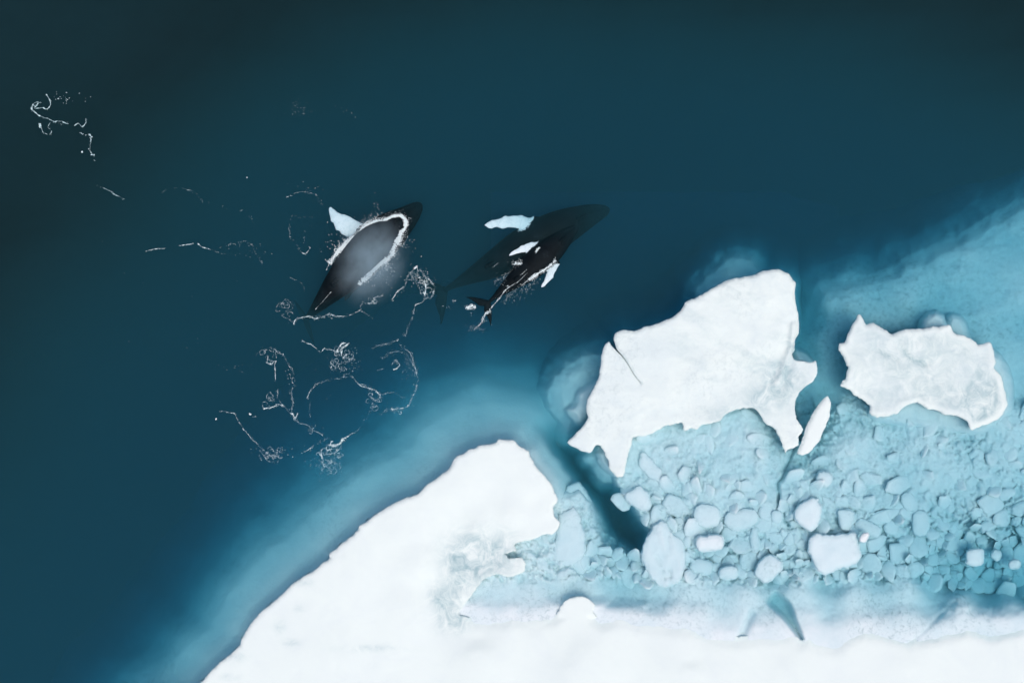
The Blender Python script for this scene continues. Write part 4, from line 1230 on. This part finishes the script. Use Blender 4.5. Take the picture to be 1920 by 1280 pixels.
F.net(618, 850, 22, 18, 18, 1.2); F.net(618, 872, 22, 16, 12, .9); F.thread([(637,865),(637,876)], 1.1, .8, .6, .012, 2, .6)
F.thread([(620,860),(621,868),(607,872),(600,890)], 1.3, 2.4, 1.0, .012, 3, .5); F.spray(615, 872, 26, 20, 110, .012, (.3, .7))
F.build("tangled foam web hanging below the foam ring")
F = Foam(13)
F.thread([(695,652),(717,646),(730,642),(747,637)], 1.6, 2.2, 1.3, .012, 2.5, .6)
F.thread([(715,672),(730,662),(747,657),(762,665),(772,677),(780,700),(784,712),(780,730),(772,747),(765,761),(747,767),(725,767),(715,777)], 1.6, 2.8, 1.4, .012, 3, .55)
F.thread([(750,647),(760,655),(770,662),(776,680),(784,705)], 1.0, 2.6, 1.0, .012, 3, .4)
F.thread([(735,682),(742,675),(749,685),(741,692)], 1.8, 1.4, 1.2, .012, 1.5, .65); F.thread([(737,693),(743,691),(748,686)], 3.2, 1.2, 1.6, .012, 1, .9); F.thread([(706,694),(715,693),(720,690)], 1.3, 1.0, .8, .012, 1.5, .7)
F.thread([(715,739),(740,735),(752,744),(770,744)], .9, 1.0, .6, .012, 2.5, .5); F.net(748, 769, 18, 6, 7, 1.0); F.spray(765, 690, 18, 40, 90, .012, (.3, .8))
F.build("eastern foam swirl with a small bright knot inside")
F = Foam(14)
F.thread([(895,798),(915,792),(940,788)], .8, 1.4, .3, .01, 2, .3); F.thread([(952,776),(962,766),(985,772),(1000,772)], .7, 1.4, .3, .01, 2, .3)
F.spray(1060, 830, 90, 60, 45, .01, (.3, .6)); F.spray(700, 760, 260, 160, 30, .01, (.3, .55)); F.spray(300, 560, 200, 160, 10, .01, (.4, .8)); F.dab(463, 333, 1.2, .01)
F.build("stray foam flecks in the dark channel between the floes")

# ------------------------------------------------------------------ breath of the surfacing whale
def blow():
    m = bpy.data.materials.new("breath_mist"); m.use_nodes = True
    N, L = m.node_tree.nodes, m.node_tree.links; N.clear()
    out = N.new("ShaderNodeOutputMaterial"); pv = N.new("ShaderNodeVolumePrincipled")
    pv.inputs["Color"].default_value = (.76, .92, .98, 1)
    tc = N.new("ShaderNodeTexCoord")
    ln = N.new("ShaderNodeVectorMath"); ln.operation = 'LENGTH'; L.new(tc.outputs["Object"], ln.inputs[0])
    fall = N.new("ShaderNodeMapRange"); fall.interpolation_type = 'SMOOTHSTEP'
    fall.inputs["From Min"].default_value = 1.0; fall.inputs["From Max"].default_value = .1
    L.new(ln.outputs["Value"], fall.inputs["Value"])
    nz = noise_node(N, L, 2.2, 5, .6, tc.outputs["Object"], .4)
    mr = N.new("ShaderNodeMapRange"); mr.inputs["From Min"].default_value = .3; mr.inputs["From Max"].default_value = .75; L.new(nz.outputs["Fac"], mr.inputs["Value"])
    mu = N.new("ShaderNodeMath"); mu.operation = 'MULTIPLY'; L.new(fall.outputs[0], mu.inputs[0]); L.new(mr.outputs[0], mu.inputs[1])
    m2 = N.new("ShaderNodeMath"); m2.operation = 'MULTIPLY'; m2.inputs[1].default_value = 1.15; L.new(mu.outputs[0], m2.inputs[0])
    L.new(m2.outputs[0], pv.inputs["Density"]); L.new(pv.outputs[0], out.inputs["Volume"])
    v, f = [], []
    n, k = 24, 14
    for i in range(k + 1):
        ph = -math.pi / 2 + math.pi * i / k
        for a in range(n):
            th = 2 * math.pi * a / n; v.append((math.cos(th) * math.cos(ph), math.sin(th) * math.cos(ph), math.sin(ph)))
    for i in range(k):
        for a in range(n):
            f.append((i * n + a, i * n + (a + 1) % n, (i + 1) * n + (a + 1) % n, (i + 1) * n + a))
    o = mesh_obj("whale_breath", v, f, m)
    o.location = V(695, 490, 1.45); o.scale = (2.7, 3.5, 1.3); o.rotation_euler = (0, 0, math.radians(-25))
    tag(o, "pale drifting breath mist over the surfacing whale's back", "mist", kind="stuff")
blow()
print("triangles", sum(sum(len(p.vertices) - 2 for p in me.polygons) for me in bpy.data.meshes))
